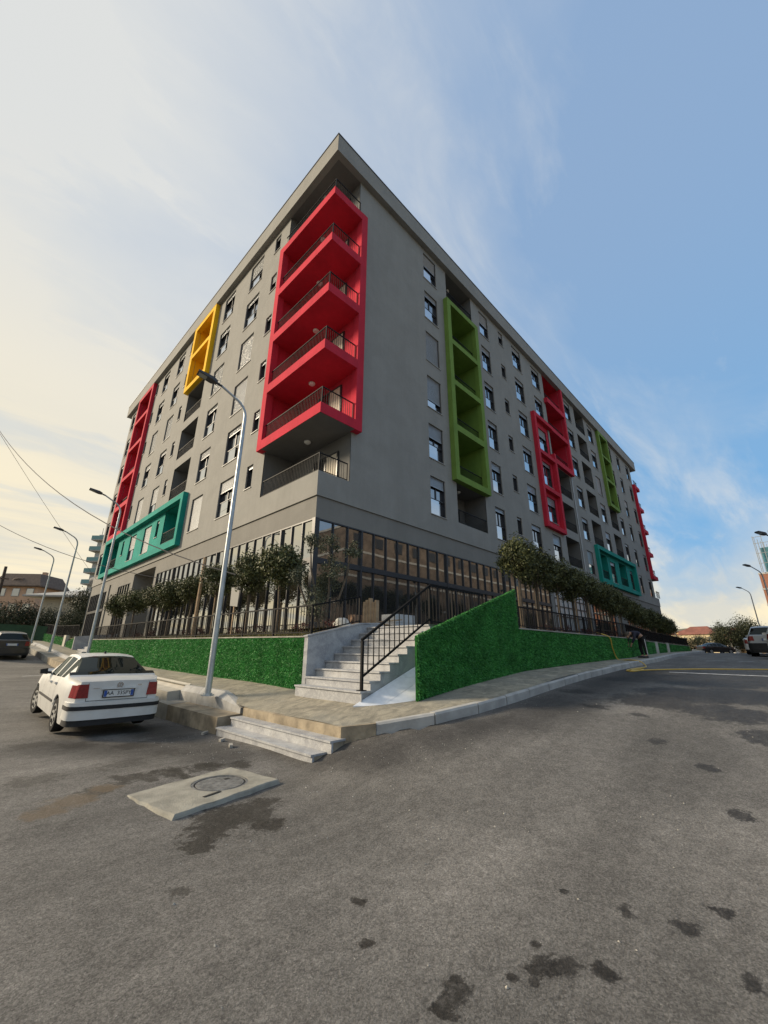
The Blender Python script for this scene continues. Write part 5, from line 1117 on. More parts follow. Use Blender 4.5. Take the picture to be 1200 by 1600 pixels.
    if plate:
        zp = zt - .235
        p = MB(); p.box((-.262, .035, zp - .06), (.262, .052, zp + .06)); pp = lp(o, 'number_plate', M_PLATE, p)
        for x in (-.235, .235): q = MB(); q.box((x - .024, .031, zp - .055), (x + .024, .0345, zp + .055)); lp(pp, 'plate_band', M_PBLUE, q)
        q = MB(); q.box((-.28, .037, zp - .078), (.28, .05, zp - .061)); q.box((-.28, .037, zp + .061), (.28, .05, zp + .072)); q.box((-.28, .037, zp - .061), (-.263, .05, zp + .061)); q.box((.263, .037, zp - .061), (.28, .05, zp + .061)); lp(pp, 'plate_frame', M_BLK, q)
        if s is SALOON: text(pp, 'plate_lettering', 'AA  335PY', .098, (0, .033, zp), (R(90), 0, 0), M_INK)
    return o
WC = car('parked_car', 'white saloon with dusty hubcaps parked beside the kerb ledge', SALOON, (2.66, 10.06, -.005), 0, pitch=R(1.6))
zt = 1.0; q = MB(); q.box((-.31, .018, zt - .158), (.31, .058, zt - .135)); lp(WC, 'boot_trim', M_PWHITE, q)
q = MB(); n = 22
for i in range(n):
    a0, a1 = 2 * math.pi * i / n, 2 * math.pi * (i + 1) / n; q.bar((.05 * math.cos(a0), .050, zt - .085 + .05 * math.sin(a0)), (.05 * math.cos(a1), .050, zt - .085 + .05 * math.sin(a1)), .009, .012, up=(0, 1, 0))
for a, b in (((-.026, .04), (0, .006)), ((.026, .04), (0, .006)), ((-.042, .02), (-.02, -.042)), ((-.02, -.042), (0, -.004)), ((.042, .02), (.02, -.042)), ((.02, -.042), (0, -.004))): q.bar((a[0], .050, zt - .085 + a[1]), (b[0], .050, zt - .085 + b[1]), .009, .012, up=(0, 1, 0))
lp(WC, 'emblem', M_CHROME, q)
q = MB(); q.box((.33, .05, zt - .10), (.40, .0585, zt - .085)); q.box((-.45, .05, zt - .135), (-.35, .0585, zt - .128)); lp(WC, 'badge', M_CHROME, q)
q = MB(); q.box((-.54, .055, .64), (.54, .0588, .648)); q.box((-.545, .055, .64), (-.537, .0588, .965)); q.box((.537, .055, .64), (.545, .0588, .965)); lp(WC, 'boot_seam', M_BLK, q)
q = MB(); q.prism([(-.02, 1.75, 1.435), (-.02, 1.9, 1.43), (-.02, 1.78, 1.50)], (.04, 0, 0)); lp(WC, 'aerial', M_BLK, q)
car('parked_estate_car', 'dark estate car parked at the left edge behind the white saloon', WAGON, (2.62, 32.3, float(zr(2.6, 33.5)) - .02), R(2), pitch=R(2.5))
s2_ = dict(WAGON); s2_['paint'] = M_PWHITE; car('parked_car', 'white car with roof bars just ahead of the dark estate at the left edge', s2_, (1.7, 40.3, float(zr(1.7, 41.8)) - .02), R(0), plate=False, pitch=R(2.5))
car('parked_suv', 'white SUV with dark tailgate parked on the right street', dict(SUV, paint=M_PSILV), (31.6, 1.25, float(zr(32.6, 1.3)) - .01), R(-90), bumper=M_BLK)
car('parked_suv', 'pale SUV only partly in frame at the right edge, nearest the viewer', dict(SUV), (25.0, .15, float(zr(26, .2))), R(-90))
car('parked_car', 'white car half hidden beyond the SUV on the right street', dict(SALOON), (37.9, 2.0, float(zr(39, 2))), R(-90), plate=False)
car('parked_car', 'black car standing crosswise at the far end of the right street', dict(SALOON, paint=M_PBLACK), (73.9, 10.4, float(zr(75, 9)) - .02), R(-135), plate=False)
mc = thing('parked_scooter', 'small dark scooter with a white shield left of the black car', 'scooter', (68, 11.4, 1.6), local=True); mc.rotation_euler = (0, 0, R(50))
q = MB(); q.tube([(0, .35, .55), (0, -.4, .6), (0, -.75, .72)], [.16, .18, .14], 8); lp(mc, 'body', M_BLK, q, True); q = MB(); q.prism([(-.2, .55, .35), (.2, .55, .35), (.14, .75, 1.0), (-.14, .75, 1.0)], (0, .04, 0)); lp(mc, 'front_shield', M_PWHITE, q)
q = MB(); q.tube([(-.3, .7, 1.05), (.3, .7, 1.05)], .03, 6); q.tube([(0, .7, 1.05), (0, .9, .3)], .035, 6); lp(mc, 'handlebar', M_BLK, q)
for y in (.9, -.5): w_ = MB().lathe([(.12, -.05), (.24, -.05), (.24, .05), (.12, .05)], n=16, axis='x'); b_ = lp(mc, 'wheel', M_TYRE, w_); b_.location = (0, y, .24)

# ---------------------------------------------------------------- person working at the street wall
M_SKIN = mat('skin', (.36, .21, .14), .6); M_NAVY = mat('dark_jacket', (.014, .014, .030), .8, var=.2, vscale=9); M_TROU = mat('black_trousers', (.010, .010, .013), .8); M_HAIR = mat('short_grey_brown_hair', (.09, .075, .055), .9); M_STRIPE = mat('white_stripe', (.6, .6, .6), .7); M_SHOE = mat('dark_shoe', (.02, .02, .022), .6)
import bmesh
def skin(name, verts, edges, m, parent, sub=2):
    """verts: (x, y, z, radius); grown into one continuous surface"""
    me = bpy.data.meshes.new(name); bm = bmesh.new(); ly = bm.verts.layers.skin.verify(); bv = []
    for i, v in enumerate(verts):
        q = bm.verts.new(v[:3]); q[ly].radius = (v[3], v[3] * (v[4] if len(v) > 4 else 1)); q[ly].use_root = (i == 0); bv.append(q)
    for a, b in edges: bm.edges.new((bv[a], bv[b]))
    bm.to_mesh(me); bm.free(); me.materials.append(m)
    o = bpy.data.objects.new(name, me); COL.objects.link(o); o.parent = parent
    md = o.modifiers.new('skin', 'SKIN'); md.use_smooth_shade = True; md2 = o.modifiers.new('sub', 'SUBSURF'); md2.levels = sub; md2.render_levels = sub
    return o
gz_ = float(zs(20.25, 4.75))
pe = thing('person', 'man in dark jacket and striped trousers bending over the street wall', 'person', (20.25, 4.74, gz_), R(-42), local=True); pe.scale = (.93, .93, .93)
# own space: z up from the pavement, leaning towards -x
SH = [(-.40, .05, 1.22), (-.34, -.16, 1.20), (-.34, .24, 1.20)]
body = [(0, 0, .88, .12), (-.17, .02, 1.02, .125), (-.35, .04, 1.07, .12), (-.47, .05, 1.04, .06), (-.565, .06, .97, .085, 1.1), (-.605, .06, .90, .08, 1.0), (-.61, .06, .82, .055),
        (.0, -.10, .82, .085), (.01, -.12, .47, .058), (.02, -.13, .09, .042), (-.16, -.135, .035, .035), (.0, .10, .82, .085), (-.02, .14, .47, .058), (.03, .15, .09, .042), (-.15, .155, .035, .035),
        (-.38, -.15, 1.03, .06), (-.46, -.17, .79, .042), (-.54, -.05, .58, .032), (-.57, -.03, .51, .030), (-.38, .24, 1.03, .06), (-.49, .26, .79, .042), (-.56, .16, .58, .032), (-.58, .13, .51, .030)]
eb = [(0,1),(1,2),(2,3),(3,4),(4,5),(5,6),(0,7),(7,8),(8,9),(9,10),(0,11),(11,12),(12,13),(13,14),(2,15),(15,16),(16,17),(17,18),(2,19),(19,20),(20,21),(21,22)]
skin('body', body, eb, M_SKIN, pe)
for y_, hx in ((-.03, -.57), (.13, -.58)):
    for k in range(5):
        a = (k - 2) * .017; b0 = Vector((hx - .005, y_ + a, .515)); l = (.055, .075, .08, .075, .06)[k]
        pts = [b0, b0 + Vector((-.012, a * .25, -l * .5)), b0 + Vector((.008, a * .3, -l))]
        if k == 4: pts = [b0 + Vector((.02, 0, .02)), b0 + Vector((.045, .01, -.02)), b0 + Vector((.04, .0, -.055))]
        lp(pe, 'finger', M_SKIN, MB().tube(pts, [.010, .0095, .008], 6), True)
jk = [(0.0, 0, .87, .155), (-.18, .02, 1.03, .155), (-.35, .04, 1.07, .15), (-.44, .05, 1.055, .085), (-.38, -.15, 1.03, .085), (-.46, -.17, .79, .062), (-.53, -.07, .61, .05), (-.38, .24, 1.03, .085), (-.49, .26, .79, .062), (-.555, .17, .61, .05)]
skin('jacket', jk, [(0,1),(1,2),(2,3),(2,4),(4,5),(5,6),(2,7),(7,8),(8,9)], M_NAVY, pe)
tr = [(-.02, 0, .94, .14), (.01, -.10, .80, .11), (.01, -.12, .47, .082), (.02, -.13, .12, .066), (.01, .10, .80, .11), (-.02, .14, .47, .082), (.03, .15, .12, .066)]
skin('trousers', tr, [(0,1),(1,2),(2,3),(0,4),(4,5),(5,6)], M_TROU, pe)
lp(pe, 'trouser_stripe', M_STRIPE, MB().tube([(-.02, -.215, .78), (.0, -.205, .47), (.02, -.20, .12)], .016, 6), True)
for y in (-.13, .15): lp(pe, 'shoe', M_SHOE, MB().tube([(.07, y, .035), (-.01, y, .05), (-.12, y, .04), (-.20, y, .03)], [.035, .048, .045, .028], 10), True)
lp(pe, 'hair', M_HAIR, MB().tube([(-.50, .06, 1.06), (-.57, .06, 1.04), (-.64, .06, .97), (-.655, .06, .91)], [.05, .088, .082, .05], 12), True)
for s_ in (-1, 1): lp(pe, 'ear', M_SKIN, MB().tube([(-.57, .06 + s_ * .085, .94), (-.57, .06 + s_ * .105, .96), (-.585, .06 + s_ * .10, .92)], [.015, .022, .012], 6), True)
# hose from the wall top over the kerb, coiled on the road and away across it
M_HOSE = mat('yellow_hose', (.55, .36, .055), .45)
def ground(x, y): return float(zr(x, y)) + .018
pts = [(17.0, 5.42, 2.3), (17.05, 5.2, 2.235), (17.2, 5.05, 2.12), (17.35, 5.06, 1.75), (17.65, 5.03, float(zs(17.65, 5.03)) + .02), (17.55, 4.7, float(zs(17.5, 4.7)) + .02), (17.4, 4.44, float(zs(17.4, 4.44)) + .03), (17.45, 4.24, ground(17.4, 4.2) + .12)]
for x, y in [(17.3, 4.08), (17.0, 4.0), (16.5, 3.9), (16.0, 3.95), (15.5, 4.02), (15.0, 4.06), (14.72, 3.98), (14.72, 3.82), (15.1, 3.74), (15.5, 3.74), (15.62, 3.82), (15.3, 3.92), (14.95, 3.93), (14.85, 3.85), (15.2, 3.7), (16.0, 3.2), (17.0, 2.35), (18.1, .9), (19.5, -1.0), (22, -4.5)]: pts.append((x, y, ground(x, y)))
def smooth_curve(P, n=5):
    P = [Vector(p) for p in P]; out = []
    for i in range(len(P) - 1):
        p0, p1, p2, p3 = P[max(i-1, 0)], P[i], P[i+1], P[min(i+2, len(P)-1)]
        for k in range(n):
            t_ = k / n; out.append(.5 * ((2*p1) + (p2-p0)*t_ + (2*p0-5*p1+4*p2-p3)*t_*t_ + (3*p1-p0-3*p2+p3)*t_**3))
    return out + [P[-1]]
tag(MB().tube(smooth_curve(pts), .019, 7).build('hose', M_HOSE, smooth=True), 'yellow garden hose looped on the road and hung over the street wall', 'hose')
# painted lines across the right road
M_LINE = mat('worn_white_paint', (.42, .42, .41), .7, var=.3, vscale=7, coord='World')
def stripe(a, b, w_, m_=M_LINE):
    a, b = Vector(a), Vector(b); n = max(2, int((b - a).length / .3)); d = (b - a).normalized(); s_ = Vector((-d.y, d.x)) * w_ / 2; mb = MB(); A, B = [], []
    for i in range(n + 1): p = a + (b - a) * i / n; A.append((p.x - s_.x, p.y - s_.y)); B.append((p.x + s_.x, p.y + s_.y))
    loft(A, B, 1, lambda x, y: float(zr(x, y)) + .008, mb); return tag(mb.build('road_marking', m_), kind='structure')
stripe((15.2, 3.0), (15.9, .6), .20); stripe((15.9, .5), (17.0, -3.4), .20); stripe((22.1, 3.0), (22.7, 2.4), .14); stripe((22.5, 2.0), (22.9, 1.5), .14); stripe((2.5, 23.4), (3.9, 23.8), .16)
# manhole in its raised concrete collar
M_IRON = mat('cast_iron', (.17, .17, .165), .7, .4, .15, .3, 14, bump=.5, bscale=60)
mh = thing('manhole', 'round iron manhole cover set in a pale concrete slab', 'manhole', (2.65, 5.55, .03))
M_COLL = mat('pale_worn_concrete', (.30, .285, .24), .92, .3, var=.22, vscale=3.5, bump=.5, bscale=50, coord='World')
C_ = [(3.20, 6.12), (3.36, 5.16), (1.96, 4.83), (1.80, 5.83)]; cx, cy, rc_ = 2.77, 5.53, .335
rng2 = random.Random(4); out_ = []
for (a, b) in zip(C_, C_[1:] + C_[:1]):
    for k in range(9): q = k / 9; out_.append((a[0] + (b[0]-a[0]) * q + rng2.uniform(-.012, .012), a[1] + (b[1]-a[1]) * q + rng2.uniform(-.012, .012)))
mb = MB(); N_ = len(out_); top_z = .056
inn = []
for x, y in out_: an = math.atan2(y - cy, x - cx); inn.append((cx + rc_ * math.cos(an), cy + rc_ * math.sin(an)))
vs = [(x - (x - cx) * -.03, y - (y - cy) * -.03, .0) for x, y in out_] + [(x + rng2.uniform(-.008, .008), y + rng2.uniform(-.008, .008), top_z - .012 - rng2.uniform(0, .012)) for x, y in out_] + [(x + (cx - x) * .02, y + (cy - y) * .02, top_z + rng2.uniform(-.003, .002)) for x, y in out_] + [(x, y, top_z) for x, y in inn] + [(x, y, top_z - .05) for x, y in inn]
fs = [(k * N_ + i, k * N_ + (i + 1) % N_, (k+1) * N_ + (i + 1) % N_, (k+1) * N_ + i) for k in range(4) for i in range(N_)]
mb.add(vs, fs); mb.build('collar', M_COLL, mh)
mb = MB(); mb.lathe([(rc_ + .0, .005), (rc_ - .002, .051), (rc_ - .03, .053), (rc_ - .032, .044), (.298, .044)], (cx, cy, 0), 40); mb.build('rim', M_IRON, mh)
mb = MB(); mb.lathe([(.284, .01), (.282, .049), (.278, .051), (.001, .051)], (cx, cy, 0), 36)
for a in range(-4, 5):
    for b in range(-4, 5):
        x, y = a * .058, b * .058
        if math.hypot(x, y) < .25 and (a + b) % 2 == 0: mb.box((cx + x - .016, cy + y - .016, .050), (cx + x + .016, cy + y + .016, .0528))
mb.build('cover', M_IRON, mh); mb = MB(); mb.lathe([(.301, .040), (.3005, .0475), (.283, .0475), (.2828, .040)], (cx, cy, 0), 36, cap=False); mb.build('gap', M_BLK, mh); mb = MB(); mb.box((cx + .10, cy + .08, .0530), (cx + .17, cy + .13, .0545)); mb.build('pick_hole', M_BLK, mh)
mb = MB(); mb.bar((2.40, 5.14, .057), (2.62, 5.20, .057), .04, .008); mb.build('slot', M_BLK, mh)
mh.location.z -= .013
# rubble and chippings
M_CHIP = mat('plaster_chip', (.36, .34, .30), .9, var=.15, vscale=10)
for x, y, l, a in ((4.02, 8.92, .15, .5), (3.80, 7.36, .13, 1.2), (3.92, 7.95, .10, .3)):
    mb = MB(); z = float(zr(x, y)); d = Vector((math.cos(a), math.sin(a), 0)) * l / 2; mb.bar(Vector((x, y, z + .025)) - d, Vector((x, y, z + .035)) + d, .055, .045); tag(mb.build('plaster_chunk', M_CHIP), 'chunk of white plaster lying by the marble kerb steps', 'rubble', 'plaster chunks by the steps')
P_, Fs_ = [], []; g_ = np.random.default_rng(8)
for k in range(420):
    if k < 170: x, y = g_.normal(4.6, .9), g_.normal(4.2, .9)
    elif k < 260: x, y = g_.uniform(3, 4), g_.uniform(6.5, 9)
    else: x, y = g_.uniform(1.2, 9), g_.uniform(.5, 5)
    if x > 4.5 and y > float(kerb_y(x)) - .05 or (1.8 < x < 3.4 and 4.8 < y < 6.2): continue
    s_ = abs(g_.normal(.003, .0035)) + .0022; z = float(zr(x, y)); b0 = len(P_)
    for c in ((1, 0, 0), (0, 1, 0), (-1, 0, 0), (0, -1, 0), (0, 0, .9)): P_.append((x + c[0] * s_ * g_.uniform(.6, 1.3), y + c[1] * s_ * g_.uniform(.6, 1.3), z + c[2] * s_ + .002))
    Fs_ += [(b0, b0+1, b0+4), (b0+1, b0+2, b0+4), (b0+2, b0+3, b0+4), (b0+3, b0, b0+4)]
tag(stuff_mesh('stone_chips', np.array(P_), Fs_, M_CHIP), kind='stuff')
# builders' leftovers on the landing
tb = thing('timber_bundle', 'strapped bundle of upright boards standing on the stair landing', 'timber', (8.55, 8.95, 2.2))
for i in range(5):
    x, y = 8.44 + .062 * i, 9.06 - .062 * i; mb = MB(); mb.bar((x, y, 2.19), (x + .02 - .012 * (i % 3), y + .01 * (i % 2), 2.98 + .055 * ((i * 7) % 3)), .062 + .012 * (i % 2), .13); mb.build('board', M_STAKE, tb)
sk = thing('sandbag', 'pale dusty sack slumped against the fence at the landing', 'sack', (8.0, 9.6, 2.19)); lp(sk, 'bag', mat('woven_sack', (.55, .54, .50), .9), MB().tube([(-.05, .28, .10), (0, .1, .17), (.05, -.1, .15), (.1, -.3, .08)], [.07, .17, .18, .07], 10), True)
sk = thing('cardboard_box', 'crumpled brown cardboard beside the bundle of boards', 'box', (8.25, 9.35, 2.19)); q = MB(); q.prism([(-.12, .1, 0), (.2, .14, 0), (.24, -.12, 0), (-.1, -.14, 0)], (.05, .03, .42)); q.prism([(-.2, .12, .0), (-.17, .12, .0), (-.12, -.14, .3), (-.14, -.14, .3)], (.05, .1, .1)); lp(sk, 'carton', mat('brown_cardboard', (.33, .20, .12), .85, var=.15, vscale=5), q)
sk = thing('pallet_stack', 'white wrapped block of boxes standing by the shop glass at the landing', 'crate', (10.0, 9.1, 2.19))
for k in range(2):
    for j in range(3): q = MB(); q.box((-.45 + .31 * j, -.25, .26 * k), (-.45 + .31 * j + .3, .35, .26 * k + .25)); lp(sk, 'carton', mat('white_carton', (.50, .50, .49), .8, var=.06) if not (k or j) else bpy.data.materials['white_carton'], q)
sk = thing('plank_pile', 'low untidy pile of offcut planks on the landing', 'timber', (9.1, 8.75, 2.19))
for k, (a, b) in enumerate((((-.4, .2, .05), (.45, -.2, .06)), ((-.3, -.2, .14), (.4, .25, .12)), ((-.35, .1, .22), (.3, -.3, .30)))): lp(sk, 'plank', M_STAKE, MB().bar(a, b, .14, .03))
# ---------------------------------------------------------------- surroundings, left
M_PEACH = plaster('peach_render', (.52, .34, .23), .08); M_BROOF = mat('brown_roof_tiles', (.13, .095, .075), .85, var=.2, vscale=3); M_CREAM = plaster('cream_render', (.50, .44, .33), .08)
M_WIN = M_PANE
def house(name, lab, cx, cy, z0, w_, d_, h, rz, wall, roofm, rise=1.2, over=.7, rows=2, cols=4, chimney=True, group=None, mansard=False):
    o = thing(name, lab, 'house', (cx, cy, z0), rz, group, local=True); q = MB(); q.box((-w_/2, -d_/2, -3), (w_/2, d_/2, h)); lp(o, 'wall', wall, q)
    r = MB(); a, b = w_/2 + over, d_/2 + over; i = .72 if mansard else .25; ix, iy = (a * i, b * i) if mansard else (max(.1, a - b * .9), .05)
    r.add([(-a, -b, h), (a, -b, h), (a, b, h), (-a, b, h), (-a, -b, h + .18), (a, -b, h + .18), (a, b, h + .18), (-a, b, h + .18), (-ix, -iy, h + rise), (ix, -iy, h + rise), (ix, iy, h + rise), (-ix, iy, h + rise)],
          [(3, 2, 1, 0), (0, 1, 5, 4), (1, 2, 6, 5), (2, 3, 7, 6), (3, 0, 4, 7), (4, 5, 9, 8), (5, 6, 10, 9), (6, 7, 11, 10), (7, 4, 8, 11), (8, 9, 10, 11)]); ro = lp(o, 'roof', roofm, r)
    if chimney: lp(ro, 'chimney', wall, MB().box((w_ * .2, -.3, h + .3), (w_ * .2 + .6, .3, h + rise + .7)))
    sh_ = h / rows
    for k in range(rows):
        for c in range(cols):
            x = -w_/2 + w_ * (c + .5) / cols; z = k * sh_ + .9; f = MB(); f.box((x - .6, -d_/2 - .05, z), (x + .6, -d_/2 - .004, z + 1.35)); fo_ = lp(o, 'window', M_SILL, f); lp(fo_, 'pane', M_WIN, MB().box((x - .5, -d_/2 - .07, z + .1), (x + .5, -d_/2 - .052, z + 1.25)))
    return o
H1 = house('villa', 'peach rendered house with a broad brown roof behind the far-left trees', 7.9, 92.6, 6.2, 6.6, 6, 5.0, R(-42), M_PEACH, M_BROOF, 2.2, .7, rows=2, cols=3, mansard=True)
q = MB(); q.tube([(-1.2, -3.0, 5.7), (-.6, -3.1, 6.2), (0, -3.1, 6.3), (.6, -3.1, 6.2), (1.2, -3.0, 5.7)], .22, 8); lp(H1, 'dormer_arch', M_BROOF, q)
house('villa', 'low cream house with a pale sweeping roof beside the peach one', 11.2, 64.5, 3.5, 6.5, 6, 3.9, R(-40), M_CREAM, M_SILL, 1.3, 1.4, rows=1, cols=4, chimney=False)
wt = thing('water_tank', 'grey horizontal water tank on legs on a rooftop left of the block', 'tank', (11.6, 60.5, 8.4), R(-45), local=True); lp(wt, 'drum', mat('grey_tank', (.26, .25, .23), .6), MB().lathe([(.1, -1.3), (.5, -1.22), (.55, -1.0), (.55, 1.0), (.5, 1.22), (.1, 1.3)], (0, 0, 1.1), 14, axis='x'), True)
for x in (-.8, .8):
    for y in (-.4, .4): lp(wt, 'leg', M_RAILG, MB().bar((x, y, -3.2), (x, y * .6, .8), .09))
M_TGL = mat('teal_balcony_glass', (.10, .24, .25), .2, .6)
tw = thing('apartment_tower', 'distant pale tower with teal glass balconies left of the block', 'building', (26.6, 131.6, 4), R(-45), local=True); lp(tw, 'wall', mat('pale_tower', (.50, .50, .48), .8), MB().box((-1.0, -6, -5), (12, 6, 26.5)))
for k in range(9): z = 1.5 + 2.9 * k; s_ = lp(tw, 'balcony', M_SILL, MB().box((-2.0, -7.2, z), (4, -6.02, z + .25))); lp(s_, 'balcony_glass', M_TGL, MB().box((-2.0, -7.25, z + .26), (4, -7.2, z + 1.25))); s_ = lp(tw, 'balcony', M_SILL, MB().box((-2.0, -5.98, z), (-1.02, 5, z + .25))); lp(s_, 'balcony_glass', M_TGL, MB().box((-2.05, -5.98, z + .26), (-2.0, 5, z + 1.25)))
for k in range(4): lp(tw, 'roof_post', M_RAILG, MB().bar((-1 + 2 * k, -5, 26.5), (-1 + 2 * k, -5, 28.6), .08))
bushm = [leaf_mesh('crown', M_BUSH, 8000, (1, 1, 1), .085, 200 + i, clumps=46, hollow=.42) for i in range(3)]
def big_bush(x, y, zc, rx, ry, rz_, lab, i, group, nm='broad_tree'):
    o = thing(nm, lab, 'tree', (x, y, float(np.clip(zr(min(x, 110), min(y, 60)), -.5, 4))), group=group); c = inst('crown', bushm[i % 3], (x, y, zc), i * .7, o); c.scale = (rx, ry, rz_)
    m = MB(); m.tube([(x, y, o.location.z - .5), (x + .1, y, zc - .2)], [.16, .08], 6); m.build('trunk', M_BARK, o)
for i, (x, y, zc, rx, ry, rz_, lab) in enumerate([(1.6, 58, 4.2, 2.4, 2.4, 2.3, 'dark bushy tree at the far left edge beneath the peach house'), (4.6, 56.5, 4.2, 2.6, 2.4, 2.2, 'dark bushy tree right of the left-edge one, before the peach house'), (7.0, 54.2, 4.0, 1.8, 1.8, 1.7, 'lower dark tree in front of the low cream house'),
      (9.2, 51.5, 5.6, 2.0, 2.0, 2.3, 'dark tree just left of the block end, under the water tank'), (8.0, 49.5, 3.8, 1.4, 1.4, 1.5, 'round shrub tree by the block end behind the fence'), (10.6, 53, 4.6, 1.8, 1.8, 2.0, 'dark tree tight against the left end of the block')]): big_bush(x, y, zc, rx, ry, rz_, lab, i, 'background trees on the left')
m = MB(); m.prism([(1.5, 52.0, 1.4), (6.1, 48.0, 1.6), (6.1, 48.0, 3.45), (1.5, 52.0, 3.75)], (.05, .05, 0)); sc_ = tag(m.build('screen_fence', mat('green_mesh', (.018, .05, .022), .9, var=.2, vscale=2)), 'dark green mesh screen across the end of the left street', 'fence')
# hillside west of the street, outside the frame but mirrored in the shop glass
M_HILL = mat('wooded_hill', (.055, .06, .03), .95, .2, var=.5, vscale=.25, coord='World')
hx = np.arange(-160, -27, 4.0); hy = np.arange(-90, 200, 6.0); A = []
mb = MB(); GX, GY = np.meshgrid(hx, hy, indexing='ij'); gg = np.random.default_rng(2); GZ = 1.0 + 8 * (1 - np.exp(-(-27 - GX).clip(0) / 34)) + gg.normal(0, .5, GX.shape); GZ[-1] = -1
i_ = np.arange(GX.size).reshape(GX.shape); me = bpy.data.meshes.new('hill'); me.from_pydata(np.stack([GX, GY, GZ], -1).reshape(-1, 3).tolist(), [], np.stack([i_[:-1, :-1], i_[1:, :-1], i_[1:, 1:], i_[:-1, 1:]], -1).reshape(-1, 4).tolist()); me.materials.append(M_HILL); o = bpy.data.objects.new('hill', me); COL.objects.link(o); tag(o, kind='structure')
# ---------------------------------------------------------------- surroundings, right
M_BRICK = bpy.data.materials.new('hollow_brick'); M_BRICK.use_nodes = True; t = NT(M_BRICK.node_tree); b = M_BRICK.node_tree.nodes['Principled BSDF']
tcb = t.n('ShaderNodeTexCoord'); br = t.n('ShaderNodeTexBrick'); t.set(br.inputs['Vector'], t.vmath('MULTIPLY', t.n('ShaderNodeSeparateXYZ', i_0=tcb.outputs['Object']).outputs[0], (1, 1, 1)))
sp = t.n('ShaderNodeSeparateXYZ', i_0=tcb.outputs['Object']); cb = t.n('ShaderNodeCombineXYZ', i_0=t.math('ADD', sp.outputs[0], sp.outputs[1]), i_1=sp.outputs[2], i_2=0.0); t.set(br.inputs['Vector'], cb)
br.inputs['Scale'].default_value = 2.2; br.inputs['Color1'].default_value = (.30, .12, .07, 1); br.inputs['Color2'].default_value = (.24, .09, .05, 1); br.inputs['Mortar'].default_value = (.2, .16, .13, 1); t.set(b.inputs['Base Color'], br.outputs['Color']); b.inputs['Roughness'].default_value = .9
M_NET = mat('blue_green_netting', (.03, .13, .17), .7, var=.35, vscale=.6); M_SCAF = mat('scaffold_tube', (.20, .22, .24), .5)
M_INFILL = mat('bare_infill_blocks', (.15, .118, .095), .95, .2, var=.35, vscale=.8)
def brick_block(lab, loc, rz, w_, d_, h, floors, wall=None):
    o = thing('unfinished_building', lab, 'building', loc, rz, local=True); fh = h / floors
    lp(o, 'wall', wall or M_BRICK, MB().box((0, 0, -3), (w_, d_, h)))
    for k in range(floors + 1): lp(o, 'floor_slab', M_CONCG, MB().box((-.08, -.08, k * fh - .15), (w_ + .08, d_ + .08, k * fh + .15)))
    n = int(w_ / 4)
    for k in range(floors):
        for c in range(n):
            x = w_ * (c + .5) / n; f = lp(o, 'window', M_SILL, MB().box((x - .8, -.10, k * fh + 1.0), (x + .8, -.012, k * fh + 2.5))); lp(f, 'pane', M_PANE, MB().box((x - .7, -.125, k * fh + 1.1), (x + .7, -.102, k * fh + 2.4)))
            if k % 2 == 0: f = lp(o, 'window', M_RAILG, MB().box((x - .8, d_ + .012, k * fh + 1.0), (x + .8, d_ + .10, k * fh + 2.5))); lp(f, 'pane', M_DOOR, MB().box((x - .7, d_ + .102, k * fh + 1.1), (x + .7, d_ + .125, k * fh + 2.4)))
    return o, fh
brick_block('unfinished brick block standing across the right-hand street', (34, -30, .8), 0, 78, 13, 17, 5, M_INFILL)
ob, fh = brick_block('red brick block with netted scaffold above it at the right edge', (109.1, 3.0, 1.5), R(-100), 18, 14, 15.1, 5)
q = MB(); q.box((1.2, .6, 15.3), (18, 14, 20.2)); lp(ob, 'safety_net', M_NET, q)
for k in range(10): lp(ob, 'scaffold_pole', M_SCAF, MB().bar((.7 + 1.3 * k, -.5, 15.3), (.7 + 1.3 * k, -.5, 22.5 + .35 * k), .09))
for z in (17, 19, 21, 22.3): lp(ob, 'scaffold_rail', M_SCAF, MB().bar((.6, -.5, z), (17.5, -.5, z), .08))
for k in range(6): lp(ob, 'scaffold_pole', M_SCAF, MB().bar((.7, .6 + 2.2 * k, 15.3), (.7, .6 + 2.2 * k, 22.5), .09))
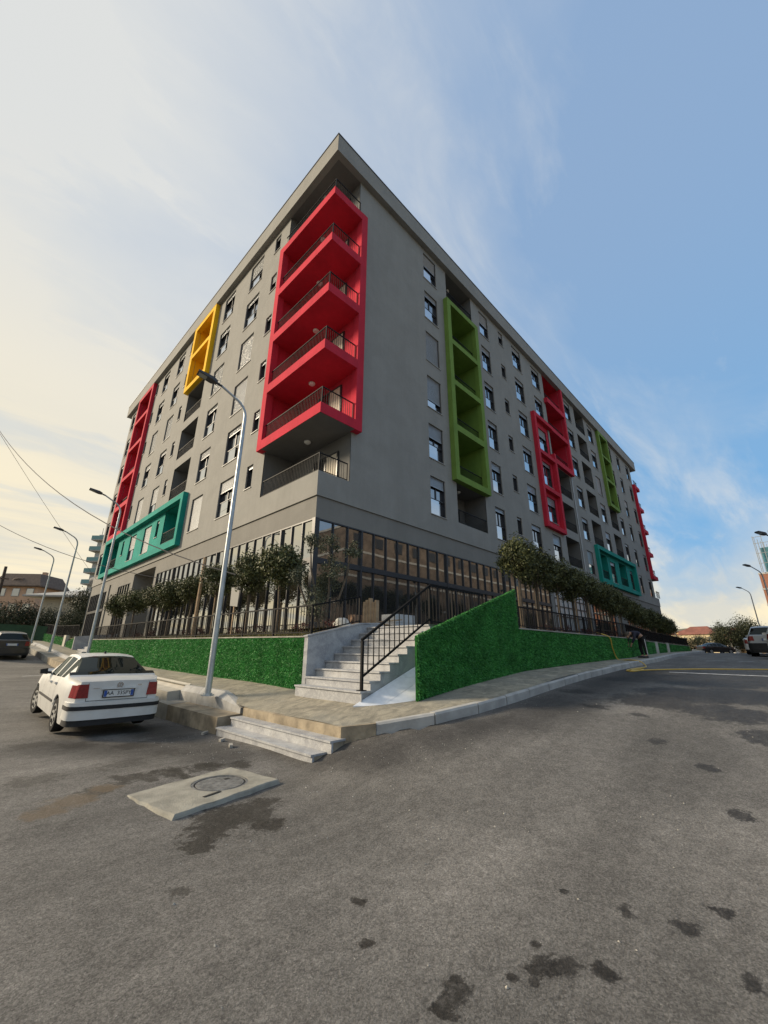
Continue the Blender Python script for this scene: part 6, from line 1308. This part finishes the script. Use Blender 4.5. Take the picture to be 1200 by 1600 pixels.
for i, (x, y, zc, rx, ry, rz_, lab) in enumerate([(96.5, 9.2, 4.4, 2.8, 2.8, 3.0, 'dark dense tree behind the crosswise black car'), (98.6, 6.4, 4.7, 2.9, 2.9, 3.4, 'taller dark tree right of the black car, left of the SUV'), (92, 12.9, 2.9, 2.6, 2.4, 2.0, 'yellowish scrubby tree at the far end of the right fence'), (90, 16.2, 3.0, 2.8, 2.4, 1.9, 'low scrubby tree just beyond the far corner fence'), (99.5, 2.2, 4.0, 2.0, 2.0, 2.0, 'dark bush between the lamp post and the brick block')]): big_bush(x, y, zc, rx, ry, rz_, lab, i + 1, 'background trees on the right')
# far hillside with houses
M_FHILL = mat('far_hillside', (.16, .15, .10), .95, .2, var=.3, vscale=.02, coord='World'); M_RTILE = mat('terracotta_tiles', (.19, .075, .055), .85, var=.2, vscale=.5); M_FW = [mat('far_wall_%s' % n_, c, .85) for n_, c in (('cream', (.55, .46, .30)), ('white', (.55, .52, .48)), ('ochre', (.50, .32, .16)))]
mb = MB(); A = []; B = []
A = [(300, 330 - i * 40) for i in range(14)]; B = [(640, 520 - i * 62) for i in range(14)]
loft(A, B, 6, lambda x, y: -1 + 32 * min(1, max(0, (x - 300) / 300)) * (.75 + .25 * math.sin(x * .011 + y * .02)), mb); tag(mb.build('hills', M_FHILL, smooth=True), kind='structure')
rh = random.Random(9); n = 0
for k in range(34):
    a = R(rh.uniform(1.0, 10.5)); d = rh.uniform(300, 470); x, y = d * math.cos(a), d * math.sin(a); z = max(0, -1 + 32 * min(1, max(0, (x - 300) / 300)) * .8)
    if k == 0: x, y, z = 250, 33.5, 3.0
    house('hillside_house', 'small far house on the hillside beyond the right-hand street' if k else 'large red-roofed cream house beyond the far end of the right street', x, y, z, rh.uniform(8, 13) if k else 15, 9, rh.uniform(5, 9) if k else 7, R(-90 + math.degrees(a) + rh.uniform(-25, 25)), M_FW[k % 3], M_RTILE, rh.uniform(1.5, 2.6) if k else 3.8, .6, rows=2, cols=3, chimney=False, group='houses on the far hillside' if k else None)
